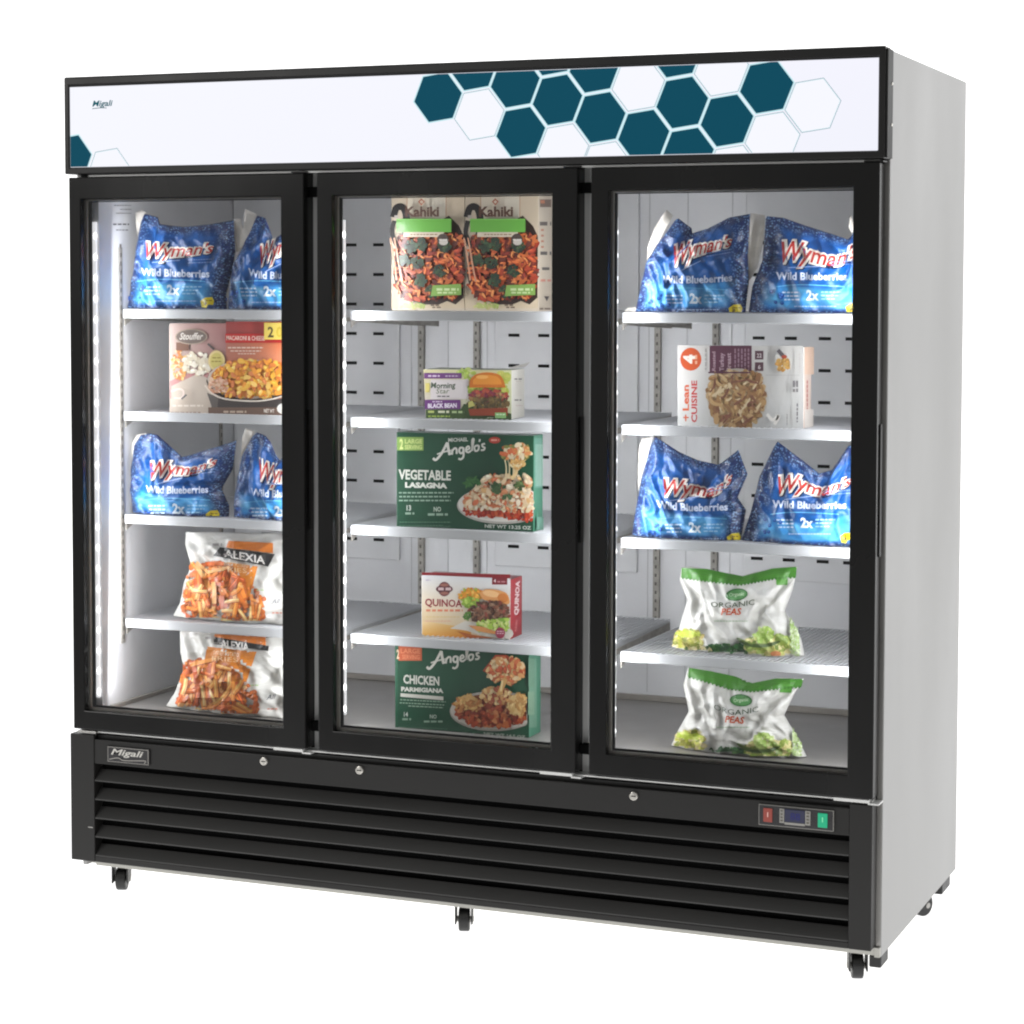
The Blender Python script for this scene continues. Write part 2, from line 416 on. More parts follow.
# mullions
for (x0, x1) in ((0.615, 0.699), (1.288, 1.371)):
    mu = obj('mullion', B((x0, x1, 0.001, 0.034, ZF, ZC)), M['black'], FZ, 0.002)
    obj('front_strip', B((x0 + 0.030, x0 + 0.045, -0.0035, 0.0005, 0.418, 1.770)), M['alu'], mu, 0.001)
    obj('back_strip', B((x0 + 0.004, x1 - 0.004, 0.0345, 0.038, ZF + 0.002, ZC - 0.002)), M['duct'], mu, 0.001)
obj('front_rail', B((0.0125, 1.9875, -0.0005, 0.0005, 0.34, ZF - 0.0005)), M['black'], FZ)
obj('front_rail', B((0.0125, 1.9875, -0.0005, 0.0005, ZC + 0.0005, 1.985)), M['black'], FZ)
obj('front_stile', B((0.0125, 0.030, -0.0005, 0.0005, ZF, ZC)), M['black'], FZ)
obj('front_stile', B((1.970, 1.9875, -0.0005, 0.0005, ZF, ZC)), M['black'], FZ)
# bright flange lines above and below the doors
obj('door_flange', B((0.06, 1.985, -0.040, -0.0008, 1.7672, 1.7715)), M['alu'], FZ)
obj('door_flange', B((0.03, 1.985, -0.036, -0.0008, 0.4195, 0.4225)), M['alu'], FZ)
# led strips (real lamps of the cabinet) and their light
def led_strip(x, y, dx):
    st = obj('led_strip', B((x - 0.005, x + 0.005, y, y + 0.007, 0.50, 1.66)), M['led_glow'], FZ, 0.001)
    bm = bmesh.new(); z = 0.515
    while z < 1.65:
        bmesh.ops.create_icosphere(bm, subdivisions=2, radius=0.0042, matrix=Matrix.Translation((x + dx * 0.0035, y + 0.0, z)) @ Matrix.Diagonal((1.0, 0.9, 1.9, 1)))
        z += 0.0505
    obj('diodes', bm, M['led'], st, smooth=True)
for x, y, dx in ((0.0525, -0.0090, 1), (0.7075, 0.024, 1), (0.606, 0.024, -1), (1.3815, 0.020, 1), (1.279, 0.024, -1), (1.948, -0.009, -1)):
    led_strip(x, y, dx)
def strip_lamp(x, y, ax, ay, e, w=0.02):
    l = bpy.data.lights.new('led_strip_light', 'AREA'); l.shape = 'RECTANGLE'; l.size = w; l.size_y = 1.16; l.energy = e; l.color = (0.97, 0.98, 1.0)
    o = bpy.data.objects.new('led_strip_light', l); COL.objects.link(o)
    d = Vector((ax, ay, -0.03)).normalized()
    z = -d; yv = Vector((0, 0, 1)); xv = yv.cross(z).normalized(); yv = z.cross(xv)
    mm = Matrix((xv, yv, z)).transposed().to_4x4(); mm.translation = (x, y, 1.08); o.matrix_world = mm
LE = 2.8
strip_lamp(0.090, 0.020, 0.6, 1, LE); strip_lamp(0.718, 0.055, 0.8, 1, LE); strip_lamp(0.600, 0.055, -0.8, 1, LE)
strip_lamp(1.392, 0.055, 0.8, 1, LE); strip_lamp(1.272, 0.055, -0.8, 1, LE); strip_lamp(1.91, 0.02, -0.6, 1, LE)

# shelves
SH = [1.449, 1.197, 0.942, 0.683]
BAY = [(0.071, 0.652), (0.694, 1.318), (1.374, 1.902)]
wire_me = {}
for b, (x0, x1) in enumerate(BAY):
    for li, z in enumerate(SH):
        zt = z
        sh = empty('shelf', ((x0 + x1) / 2, 0.35, zt)); sh.parent = FZ; sh.location = Vector(((x0 + x1) / 2, 0.35, zt)) - Vector(FZ.location)
        if b not in wire_me:
            wm = bmesh.new(); y0, y1 = 0.0975, 0.605
            n = int((x1 - x0) / 0.0125)
            for k in range(n + 1):
                x = x0 + 0.004 + (x1 - x0 - 0.008) * k / n
                vs = box(wm, x - 0.00165, x + 0.00165, y0, y1, zt - 0.0042, zt - 0.0005)
            o = obj('wire_grid', wm, M['wire_grey'], sh); wire_me[b] = [o.data]
            fb = B((x0, x1, 0.0885, 0.0972, zt - 0.0225, zt)); o = obj('front_rail', fb, M['wire'], sh, 0.002); wire_me[b].append(o.data)
            rb = B((x0, x1, 0.6055, 0.612, zt - 0.012, zt), (x0, x1, 0.30, 0.306, zt - 0.012, zt - 0.0046), (x0, x1, 0.45, 0.456, zt - 0.012, zt - 0.0046),
                   (x0, x0 + 0.005, 0.0975, 0.6052, zt - 0.016, zt - 0.0046), (x1 - 0.005, x1, 0.0975, 0.6052, zt - 0.016, zt - 0.0046))
            o = obj('cross_bars', rb, M['wire'], sh); wire_me[b].append(o.data)
        else:
            for nm, me in zip(('wire_grid', 'front_rail', 'cross_bars'), wire_me[b]):
                o = bpy.data.objects.new(nm, me); COL.objects.link(o); o.parent = sh
                if nm == 'front_rail':
                    bv = o.modifiers.new('bevel', 'BEVEL'); bv.width = 0.002; bv.segments = 2; bv.limit_method = 'ANGLE'
        # support arms
        for xs in ((x0 - 0.004, x0 - 0.001), (x1 + 0.001, x1 + 0.004)):
            bb = bmesh.new()
            v = [bb.verts.new((xx, yy, zz)) for xx in xs for yy, zz in ((0.10, zt - 0.018), (0.60, zt - 0.008), (0.60, zt - 0.045), (0.135, zt - 0.026), (0.10, zt - 0.040))]
            bb.faces.new(v[:5]); bb.faces.new(v[5:][::-1])
            for k in range(5):
                n = (k + 1) % 5; bb.faces.new((v[k], v[k + 5], v[n + 5], v[n]))
            obj('bracket', bb, M['pilaster'], sh)

# doors
def frame_side(name, bm, parent): return obj(name, bm, M['door_black'], parent, 0.0022)
for k, (x0, x1) in enumerate(DX):
    d = empty('door', (0, 0, 0)); d.parent = FZ; d.location = Vector((x0, YD, DB)) - Vector(FZ.location)
    wl, wr, wt, wb = (0.032, 0.060, 0.052, 0.046) if k == 0 else ((0.0385, 0.060, 0.052, 0.048) if k == 1 else (0.040, 0.056, 0.050, 0.048))
    bm = bmesh.new(); ring(bm, x0, x1, DB, DT, wl, wr, wb, wt, YD, -0.006); frame_side('door_frame', bm, d)
    # thin bright outer lip
    bm = bmesh.new(); ring(bm, x0 + 0.004, x1 - 0.004, DB + 0.002, DT - 0.004, 0.004, 0.004, 0.004, 0.004, -0.0058, -0.0042); obj('gasket', bm, M['gasket'], d)
    bm = bmesh.new(); ring(bm, x0 + wl + 0.0005, x1 - wr - 0.0005, DB + wb + 0.0005, DT - wt - 0.0005, 0.004, 0.003, 0.004, 0.003, -0.030, -0.012); obj('glass_spacer', bm, M['spacer'], d)
    bm = bmesh.new(); ring(bm, x0 + wl + 0.005, x1 - wr - 0.0045, DB + wb + 0.005, DT - wt - 0.0045, 0.0035, 0.002, 0.0035, 0.002, -0.022, -0.0125); obj('inner_seal', bm, M['deep'], d)
    bm = B((x0 + wl + 0.0005, x1 - wr - 0.0005, -0.0345, -0.0315, DB + wb + 0.0005, DT - wt - 0.0005)); obj('glass_pane', bm, M['glass'], d)
    # recessed pull running down the closing edge
    obj('pull_handle', B((x1 + 0.0005, x1 + 0.0035, -0.030, -0.012, 0.94, 1.22)), M['black'], d, 0.001)
    # hinges
    h = bmesh.new(); box(h, x1 - 0.085, x1 - 0.008, -0.050, -0.004, DB - 0.0085, DB - 0.0015); box(h, x1 - 0.012, x1 + 0.012, -0.046, -0.006, DB - 0.0125, DB - 0.0087)
    obj('bottom_hinge', h, M['alu'], d, 0.0008)
    h = bmesh.new(); box(h, x1 - 0.035, x1 + 0.006, -0.046, -0.006, DT + 0.001, DT + 0.0045)
    obj('top_hinge', h, M['black'], d, 0.0008)
    if k > 0:
        obj('hinge_clip', B((x0 - 0.030, x0 - 0.001, -0.030, -0.006, 1.712, 1.735)), M['deep'], d)
        obj('hinge_clip', B((x0 - 0.030, x0 - 0.001, -0.030, -0.006, 0.468, 0.489)), M['deep'], d)
obj('hinge_plate', B((0.018, 0.070, -0.046, -0.004, 0.4175, 0.4235)), M['edge'], FZ, 0.001)

# header sign box
hb = bmesh.new(); ring(hb, 0.0, 1.9995, 1.7735, 2.0055, 0.014, 0.014, 0.016, 0.021, YH, -0.0015)
hd = obj('header_frame', hb, M['black'], FZ, 0.003)
obj('header_back', B((0.014, 1.985, -0.030, -0.002, 1.79, 1.981)), M['black'], hd)
obj('end_bracket', B((1.9998, 2.0045, -0.048, -0.001, 1.775, 2.0005)), M['bezel'], hd, 0.001)
for z in (1.93, 1.845):
    bm = bmesh.new(); cyl(bm, (2.005, -0.012, z), (1, 0, 0), 0.0035, 0.003, 0.002, 12); obj('end_screw', bm, M['chrome'], hd)
YS = YH + 0.004
sx0, sx1, sz0, sz1 = 0.0145, 1.985, 1.790, 1.9815
art = Art(lambda x, z: (Vector((x, YS, z)), Vector((0, -1, 0))), step=2e-5)
art.grad([(sx0, sz1), (sx1, sz1), (sx1, sz0), (sx0, sz0)], [(247, 248, 255), (244, 244, 254), (242, 243, 253), (247, 248, 255)], 4)
A0 = Vector((0.984, 1.929)); V1 = Vector((0.0963, -0.0128)) + Vector((0.0, 0)); V2 = Vector((0.0, 0))
V1 = Vector((0.0985, -0.0395)); V2 = Vector((0.0146, -0.1052))
# fitted lattice: centre steps of the printed comb
V1 = Vector((0.1005, -0.0405)); V2 = Vector((0.0145, -0.1065))
def clip(pts):
    def cut(P, f, inter):
        out = []
        for i in range(len(P)):
            a, b = P[i - 1], P[i]
            if f(b):
                if not f(a): out.append(inter(a, b))
                out.append(b)
            elif f(a): out.append(inter(a, b))
        return out
    for ax, lim, sg in ((0, sx0 + 0.001, 1), (0, sx1 - 0.001, -1), (1, sz0 + 0.001, 1), (1, sz1 - 0.001, -1)):
        if not pts: return pts
        pts = cut(pts, lambda p: (p[ax] - lim) * sg >= 0, lambda a, b: tuple(a[k] + (b[k] - a[k]) * ((lim - a[ax]) / (b[ax] - a[ax])) for k in (0, 1)))
    return pts
E1 = math.atan2(V1.y, V1.x)
SP = V1.length
def hexa(cx, cy, r): return [(cx + r * math.cos(E1 + math.radians(30 + 60 * k)), cy + r * math.sin(E1 + math.radians(30 + 60 * k))) for k in range(6)]
def put(cx, cy, filled):
    R = SP / 2 * 1.1547
    TEAL = (6, 74, 94)
    rings = [(R * 1.0, (188, 232, 240)), (R * 0.965, (247, 248, 255))] if not filled else [(R * 1.0, (188, 232, 240)), (R * 0.935, TEAL)]
    if filled: seq = [(R * 0.985, (196, 236, 243)), (R * 0.935, TEAL)]
    else: seq = [(R * 0.975, (60, 120, 135)), (R * 0.958, (222, 242, 248)), (R * 0.93, (247, 248, 255))]
    for r, c in seq:
        p = clip(hexa(cx, cy, r))
        if len(p) > 2: art.poly(p, c)
FILL = [(0, 0), (2, -1), (2, 0), (1, -1), (3, -1), (4, -1), (3, -2), (4, -2), (5, -1), (6, -2), (6, -3), (7, -2), (8, -3), (6, -1)]
OPEN = [(1, 0), (3, 0), (5, -2), (4, 0), (7, -3), (9, -3), (8, -2), (7, -1)]
# lattice basis from two measured centres
V1 = Vector((0.1010, -0.0400)); V2 = Vector((0.0145, -0.1060))
def cen(i, j):
    return A0 + Vector((0.1002, -0.0410)) * i + Vector((0.0135, -0.1090)) * j
E1 = math.atan2(-0.0410, 0.1002); SP = 0.1090
for ij in OPEN: put(*cen(*ij), False)
for ij in FILL: put(*cen(*ij), True)
put(0.016, 1.812, True); put(0.123, 1.777, False)
art.text('Migali', [(0.078, 1.934), (0.135, 1.934)], 0.0135, (12, 92, 104), 0.02, 0.25, up=(0, 1))
art.line([(0.078, 1.9285), (0.10, 1.9300), (0.118, 1.9292)], 0.0016, (14, 78, 90))
art.build('lit_sign_panel', M['sign_face'], hd)

# louvred base grille
gr = empty('grille', (1.0, YG, 0.26)); gr.parent = FZ; gr.location = Vector((1.0, YG, 0.26)) - Vector(FZ.location)
bm = B((-0.003, 0.0645, YG, -0.002, GB, GT), (1.9395, 1.9885, YG, -0.002, GB, GT), (0.0647, 1.9393, YG + 0.002, -0.012, 0.345, 0.404), (0.0647, 1.9393, YG + 0.001, -0.012, GB, 0.116))
obj('grille_frame', bm, M['panel_black'], gr, 0.0015)
obj('top_ledge', B((0.0647, 1.9393, -0.030, -0.0025, 0.4045, 0.4135)), M['black'], gr, 0.001)
obj('dark_recess', B((0.0647, 1.9393, -0.009, -0.0025, 0.1165, 0.3445)), M['deep'], gr)
for k in range(5):
    z0 = 0.3015 - 0.0462 * k
    bm = bmesh.new()
    pr = [(-0.0455, z0), (-0.0455, z0 + 0.003), (-0.0200, z0 + 0.0255), (-0.0170, z0 + 0.0255), (-0.0425, z0)]
    L = [bm.verts.new((0.0655, y, z)) for y, z in pr]; R = [bm.verts.new((1.9385, y, z)) for y, z in pr]
    bm.faces.new(L); bm.faces.new(R[::-1])
    for q in range(5):
        n = (q + 1) % 5; bm.faces.new((L[q], R[q], R[n], L[n]))
    bmesh.ops.recalc_face_normals(bm, faces=bm.faces[:])
    obj('louvre', bm, M['louvre'], gr, 0.0006)
for x, z in ((0.534, 0.3895), (0.785, 0.3895), (1.456, 0.3885)):
    bm = bmesh.new(); cyl(bm, (x, YG - 0.001, z), (0, -1, 0), 0.0105, 0.0092, 0.006, 24); lk = obj('lock', bm, M['chrome'], gr, 0.0008)
    bm = bmesh.new(); box(bm, x - 0.0055, x + 0.0055, YG - 0.0046, YG - 0.0038, z - 0.001, z + 0.001); obj('key_slot', bm, M['deep'], lk)
# controller
cp = obj('control_panel', B((1.741, 1.906, YG - 0.003, YG + 0.0015, 0.352, 0.397)), M['grey_plastic'], gr, 0.001)
obj('panel_face', B((1.7425, 1.9045, YG - 0.0036, YG - 0.0031, 0.3535, 0.3955)), M['plastic_dark'], cp)
obj('red_rocker', B((1.752, 1.772, YG - 0.006, YG - 0.0037, 0.360, 0.390)), M['red_led'], cp, 0.001)
obj('green_rocker', B((1.872, 1.893, YG - 0.006, YG - 0.0037, 0.359, 0.390)), M['green_led'], cp, 0.001)
obj('display', B((1.7995, 1.8435, YG - 0.0062, YG - 0.0037, 0.3645, 0.3915)), M['screen'], cp, 0.0006)
obj('key_pad', B((1.788, 1.7985, YG - 0.0058, YG - 0.0037, 0.361, 0.392), (1.8445, 1.856, YG - 0.0058, YG - 0.0037, 0.361, 0.392), (1.799, 1.844, YG - 0.0055, YG - 0.0037, 0.3585, 0.3635)), M['grey_plastic'], cp, 0.0006)
a = Art(lambda x, z: (Vector((x, YG - 0.0064, z)), Vector((0, -1, 0))))
a.text('88', [(1.812, 0.370), (1.834, 0.370)], 0.015, (30, 34, 110), 0.01, up=(0, 1))
for q in range(4):
    a.rect(1.7905, 0.365 + q * 0.007, 1.7955, 0.368 + q * 0.007, (95, 90, 80)); a.rect(1.8475, 0.365 + q * 0.007, 1.8535, 0.368 + q * 0.007, (95, 90, 80))
a.text('I', [(1.761, 0.371), (1.7635, 0.371)], 0.011, (235, 190, 180), up=(0, 1)); a.text('I', [(1.8815, 0.371), (1.884, 0.371)], 0.011, (150, 255, 200), up=(0, 1))
a.build('markings', M['badge'], cp)
# nameplate
bd = obj('nameplate', B((0.104, 0.222, YG - 0.0025, YG + 0.0015, 0.3535, 0.3915)), M['plastic_dark'], gr, 0.001)
a = Art(lambda x, z: (Vector((x, YG - 0.0026, z)), Vector((0, -1, 0))))
SIL = (176, 172, 165)
for r in ((0.106, 0.3895, 0.220, 0.3905), (0.106, 0.3545, 0.220, 0.3555), (0.106, 0.3545, 0.107, 0.3905), (0.2185, 0.3545, 0.220, 0.3905)): a.rect(*r, SIL)
a.text('Migali', [(0.115, 0.3725), (0.206, 0.3715)], 0.0145, (215, 212, 205), 0.02, 0.3, up=(0, 1))
a.line([(0.110, 0.3600), (0.135, 0.3650), (0.150, 0.3600), (0.19, 0.3625), (0.212, 0.3635), (0.208, 0.3570)], 0.0018, SIL)
a.build('nameplate_logo', M['badge'], bd)
obj('panel_screw', B((0.047, 0.060, YG - 0.001, YG, 0.186, 0.188)), M['edge'], gr)

# casters
def caster(x, y, turn=0.35):
    c = empty('caster', (0, 0, 0)); c.parent = FZ; c.location = Vector((x, y, 0)) - Vector(FZ.location)
    off = Vector((x, y, 0)); R = Matrix.Translation(off) @ Matrix.Rotation(turn, 4, 'Z')
    def fin(nm, bm, mt, bev=0.0):
        bmesh.ops.transform(bm, matrix=R, verts=bm.verts[:]); return obj(nm, bm, mt, c, bev, smooth=False)
    bm = bmesh.new(); cyl(bm, (0, 0.012, 0.0285), (1, 0, 0), 0.0285, 0.0285, 0.026, 32); fin('wheel', bm, M['rubber'], 0.004)
    bm = bmesh.new(); cyl(bm, (0, 0.012, 0.0285), (1, 0, 0), 0.007, 0.007, 0.045, 20); fin('axle_cap', bm, M['edge'], 0.001)
    bm = B((-0.021, -0.017, -0.018, 0.026, 0.022, 0.071), (0.017, 0.021, -0.018, 0.026, 0.022, 0.071), (-0.021, 0.021, -0.022, 0.026, 0.0655, 0.073)); fin('fork', bm, M['rubber'], 0.002)
    bm = bmesh.new(); cyl(bm, (0, 0, 0.076), (0, 0, 1), 0.022, 0.019, 0.007, 24); fin('swivel', bm, M['black'])
    bm = B((-0.03, 0.03, -0.028, 0.028, 0.0795, 0.0838)); fin('mount_plate', bm, M['base_metal'])
for x in (0.062, 0.995, 1.931): caster(x, 0.075)
for x in (0.072, 0.995, 1.945): caster(x, 0.62, -0.5)
obj('corner_bracket', B((1.972, 1.9985, 0.006, 0.075, 0.052, 0.0784)), M['rubber'], FZ, 0.003)
obj('corner_bracket', B((1.972, 1.9985, 0.640, 0.735, 0.052, 0.0784)), M['rubber'], FZ, 0.003)

# ------------------------------------------------------------------ cartons
def carton(name, label, z0, uv_l, uv_r, v_top, Yl, Yr, depth, card, cat='box', group=None, top=None, side=None):
    """front face from the foot at left to the foot at right; returns hits for front, side and top"""
    L = at(*uv_l, Yl); Rr = at(*uv_r, Yr); zt = at(uv_l[0], v_top, Yl).z
    L.z = z0; Rr.z = z0; ax = (Rr - L).normalized(); nr = Vector((ax.y, -ax.x, 0)); bk = -nr * depth
    e = empty(name, ((L + Rr + bk) / 2), label, cat, group)
    bm = bmesh.new()
    q = [L, Rr, Rr + bk, L + bk]; lo = [bm.verts.new(p) for p in q]; hi = [bm.verts.new(Vector((p.x, p.y, zt))) for p in q]
    bm.faces.new(lo[::-1]); f = bm.faces.new(hi); f.material_index = 1
    for k in range(4):
        n = (k + 1) % 4; f = bm.faces.new((lo[k], lo[n], hi[n], hi[k])); f.material_index = 2 if k == 1 else 0
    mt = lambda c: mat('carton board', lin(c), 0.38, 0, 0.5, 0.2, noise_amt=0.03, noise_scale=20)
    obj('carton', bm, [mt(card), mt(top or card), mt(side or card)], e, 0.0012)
    return e, plane_hit(L, nr), plane_hit(Rr, ax), plane_hit(Vector((L.x, L.y, zt)), (0, 0, 1))

def in_oval(cx, cy, rx, ry, ymin=-1e9, ymax=1e9, xmax=1e9): return lambda x, y: ((x - cx) / rx) ** 2 + ((y - cy) / ry) ** 2 < 1 and ymin < y < ymax and x < xmax

# --- macaroni carton (door one, second shelf)
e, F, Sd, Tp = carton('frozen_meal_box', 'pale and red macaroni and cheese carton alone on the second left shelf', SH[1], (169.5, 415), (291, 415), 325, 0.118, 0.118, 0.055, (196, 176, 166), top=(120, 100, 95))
a = Art(F, crop=(160, 310, 0.12695))
a.grad([(78, 105), (520, 105), (520, 835), (78, 835)], [(190, 168, 160), (176, 120, 118), (128, 112, 104), (205, 190, 176)], 8)
a.grad([(520, 90), (1030, 90), (1030, 835), (520, 835)], [(160, 62, 60), (190, 52, 44), (222, 190, 170), (150, 110, 95)], 8)
a.grad([(520, 250), (1030, 250), (1030, 640), (520, 640)], [(176, 112, 96), (226, 120, 70), (245, 205, 180), (186, 110, 80)], 8)
a.poly([(78, 560), (470, 395), (520, 440), (100, 700), (78, 700)], (186, 132, 130))
a.poly([(90, 600), (300, 500), (420, 560), (400, 820), (90, 820)], (196, 182, 168))
a.chunks(in_oval(155, 430, 55, 120), (90, 300, 220, 560), [(214, 150, 70), (232, 196, 130), (196, 110, 50), (240, 220, 190)], 40, (9, 20), 3)
a.chunks(in_oval(290, 420, 110, 90), (170, 320, 400, 520), [(226, 214, 190), (216, 200, 172), (234, 226, 210)], 30, (14, 30), 4)
a.rect(132, 255, 232, 318, (120, 84, 66))
a.oval(250, 210, 128, 62, (168, 150, 134)); a.oval(250, 210, 118, 54, (110, 96, 88)); a.text('Stouffer', [(158, 232), (345, 232)], 52, (222, 214, 205), 0.02, 0.35)
a.line([(380, 265), (430, 310)], 16, (90, 80, 76), sm=False)
a.oval(450, 400, 66, 82, (222, 200, 140)); a.oval(450, 400, 50, 64, (204, 190, 108)); a.tiny(418, 486, 372, 9, (150, 130, 60), 2); a.tiny(412, 490, 400, 9, (150, 130, 60), 3)
a.rect(520, 185, 1030, 258, (190, 38, 34)); a.text('MACARONI & CHEESE', [(528, 236), (830, 240)], 34, (240, 210, 195), 0.02)
a.tiny(540, 820, 292, 10, (232, 205, 188), 5); a.tiny(560, 800, 318, 9, (226, 198, 180), 6); a.tiny(620, 760, 340, 8, (226, 198, 180), 7)
a.oval(720, 560, 350, 165, (64, 52, 48)); a.oval(722, 545, 345, 155, (206, 190, 176)); a.oval(726, 540, 325, 142, (196, 128, 66))
a.chunks(in_oval(735, 545, 305, 165, 400, 680, 1010), (440, 380, 1010, 690), [(244, 176, 52), (250, 200, 84), (232, 146, 48), (216, 120, 52), (252, 214, 120), (206, 116, 70)], 210, (15, 30), 8, 1.7)
a.chunks(in_oval(480, 590, 90, 60), (400, 540, 560, 650), [(216, 176, 150), (200, 140, 110), (226, 190, 160)], 24, (12, 22), 9)
a.poly([(400, 660), (520, 705), (800, 720), (1030, 690), (1030, 770), (480, 770)], (66, 58, 56)); a.poly([(390, 650), (480, 690), (470, 790), (440, 800)], (96, 88, 84))
a.line([(372, 590), (430, 655), (540, 700), (760, 716), (900, 700), (1010, 668)], 12, (226, 214, 200))
a.rect(400, 765, 1030, 832, (112, 88, 76)); a.tiny(520, 700, 792, 16, (196, 176, 158), 11); a.oval(1000, 775, 60, 45, (240, 236, 228)); a.text('NET WT', [(838, 805), (920, 808)], 28, (235, 225, 215), 0.03)
a.tiny(100, 340, 800, 12, (150, 130, 118), 12); a.tiny(120, 360, 745, 14, (226, 216, 205), 13)
a.line([(110, 640), (170, 620), (205, 640), (190, 690), (130, 690)], 14, (232, 214, 205)); a.line([(190, 700), (230, 665)], 14, (90, 90, 92))
a.rect(840, 100, 1030, 232, (232, 206, 96)); a.text('2', [(868, 212), (915, 212)], 80, (90, 76, 40), 0.03); a.text('0', [(935, 212), (985, 212)], 80, (214, 184, 60), 0.03)
a.build('front_print', M['print'], e)

# --- Kahiki cartons (door two, top shelf)
def kahiki(name, label, u0, u1, has_side):
    e, F, Sd, Tp = carton(name, label, SH[0], (u0, 308.5), (u1, 310), 190 if u0 < 430 else 189.5, 0.20, 0.20, 0.095, (214, 200, 180), group='upright noodle meal cartons side by side')
    sc = (u1 - u0) / 72.0
    a = Art(F, crop=(u0, 195.1, 0.1709))
    w = (u1 - u0) / 0.1709; K = w / 430
    X = lambda x: x * K
    for i, c in enumerate([(206, 190, 168), (220, 208, 188), (226, 216, 198), (214, 196, 172)]):
        a.rect(X([0, 90, 205, 320][i]), -28, X([90, 205, 320, 430][i]), 662, c)
    for x in (90, 320): a.rect(X(x), 0, X(x + 5), 130, (190, 150, 118))
    a.poly([(X(0), 560), (X(430), 600), (X(430), 662), (X(0), 662)], (216, 198, 170))
    a.chunks(lambda x, y: True, (X(60), 636, X(200), 656), [(190, 200, 120), (170, 190, 96), (216, 200, 150)], 14, (8, 18), 5)
    P = [(X(60), 230), (X(25), 320), (X(10), 460), (X(30), 540), (X(100), 610), (X(200), 640), (X(280), 640), (X(330), 620), (X(380), 640), (X(426), 600), (X(429), 240), (X(400), 180), (X(340), 120), (X(200), 200)]
    a.poly(P, (52, 32, 26))
    a.line([(X(12), 130), (X(30), 75), (X(70), 75), (X(90), 140), (X(80), 260)], 40, (30, 26, 26)); a.line([(X(18), 150), (X(6), 230), (X(50), 330)], 26, (34, 28, 26))
    a.rect(X(18), 118, X(40), 135, (190, 180, 172))
    def ins(x, y):
        x = x / K
        return 215 < y < 610 and abs((x - 232) / 205) ** 3 + abs((y - 412) / 210) ** 3 < 1.05 and 34 < x < 424
    a.chunks(ins, (X(40), 220, X(428), 625), [(176, 60, 32), (198, 84, 40), (140, 40, 26), (110, 38, 26), (212, 116, 56), (84, 34, 26)], 300, (9, 20), 21, 2.4)
    a.chunks(ins, (X(40), 230, X(428), 610), [(232, 150, 84), (224, 110, 54)], 46, (6, 11), 22, 3)
    for bx, by in ((130, 300), (190, 290), (165, 400), (300, 440), (95, 385), (190, 500), (330, 300), (260, 560)):
        rnd = random.Random(bx); a.chunks(in_oval(X(bx), by, 34, 36), (X(bx) - 34, by - 36, X(bx) + 34, by + 36), [(46, 66, 40), (30, 48, 32), (60, 84, 50), (24, 38, 28)], 16, (8, 15), bx)
    for q in (0, 1): a.line([(X(12 + q * 24), 250), (X(34 + q * 30), 380 + q * 40), (X(48 + q * 34), 500 + q * 5)], 9, (206, 150, 120))
    a.rect(X(48), 140, X(372), 218, (104, 176, 66)); a.rect(X(48), 140, X(372), 146, (128, 196, 88)); a.rect(X(90), 218, X(328), 246, (216, 202, 180)); a.tiny(X(130), X(290), 228, 7, (150, 120, 96), 4)
    a.text('Kahiki', [(X(100), 126), (X(300), 124)], 56, (92, 62, 48), 0.035)
    a.poly([(X(196), 20), (X(216), 40), (X(196), 62), (X(176), 40)], (170, 92, 60)); a.poly([(X(196), 31), (X(207), 41), (X(196), 52), (X(185), 41)], (220, 205, 185))
    a.oval(X(322), 262, 34, 36, (74, 60, 54)); a.oval(X(326), 276, 26, 18, (196, 188, 178)); a.tiny(X(300), X(350), 258, 8, (220, 214, 205), 8)
    a.poly([(X(262), 528), (X(430), 520), (X(430), 584), (X(250), 592)], (128, 164, 78)); a.tiny(X(285), X(415), 545, 14, (196, 214, 160), 9); a.tiny(X(290), X(400), 566, 10, (196, 214, 160), 10)
    a.tiny(X(250), X(300), 640, 9, (120, 100, 84), 12); a.tiny(X(260), X(310), 652, 9, (120, 100, 84), 13)
    a.build('front_print', M['print'], e)
    if has_side:
        b = Art(Sd, crop=(385, 190, 0.1709)); 
        b.rect(906, 55, 972, 100, (120, 96, 82)); b.rect(910, 60, 934, 78, (196, 120, 80)); b.tiny(905, 972, 186, 22, (96, 84, 76), 3); b.tiny(908, 972, 360, 20, (84, 76, 70), 4); b.tiny(918, 966, 452, 16, (96, 88, 80), 5)
        for q in range(4): b.rect(912, 228 + q * 33, 928, 240 + q * 33, (196, 128, 100))
        b.tiny(908, 970, 522, 14, (216, 150, 130), 7); b.poly([(930, 622), (960, 622), (946, 652)], (70, 60, 56)); b.tiny(905, 972, 690, 10, (130, 110, 96), 8)
        b.build('side_print', M['print'], e)
kahiki('noodle_box', 'left of two cream upright noodle cartons with a green band, topmost middle shelf', 391.5, 464.3, False)
kahiki('noodle_box', 'right of two cream upright noodle cartons with a green band, its side panel showing', 465, 538.2, True)

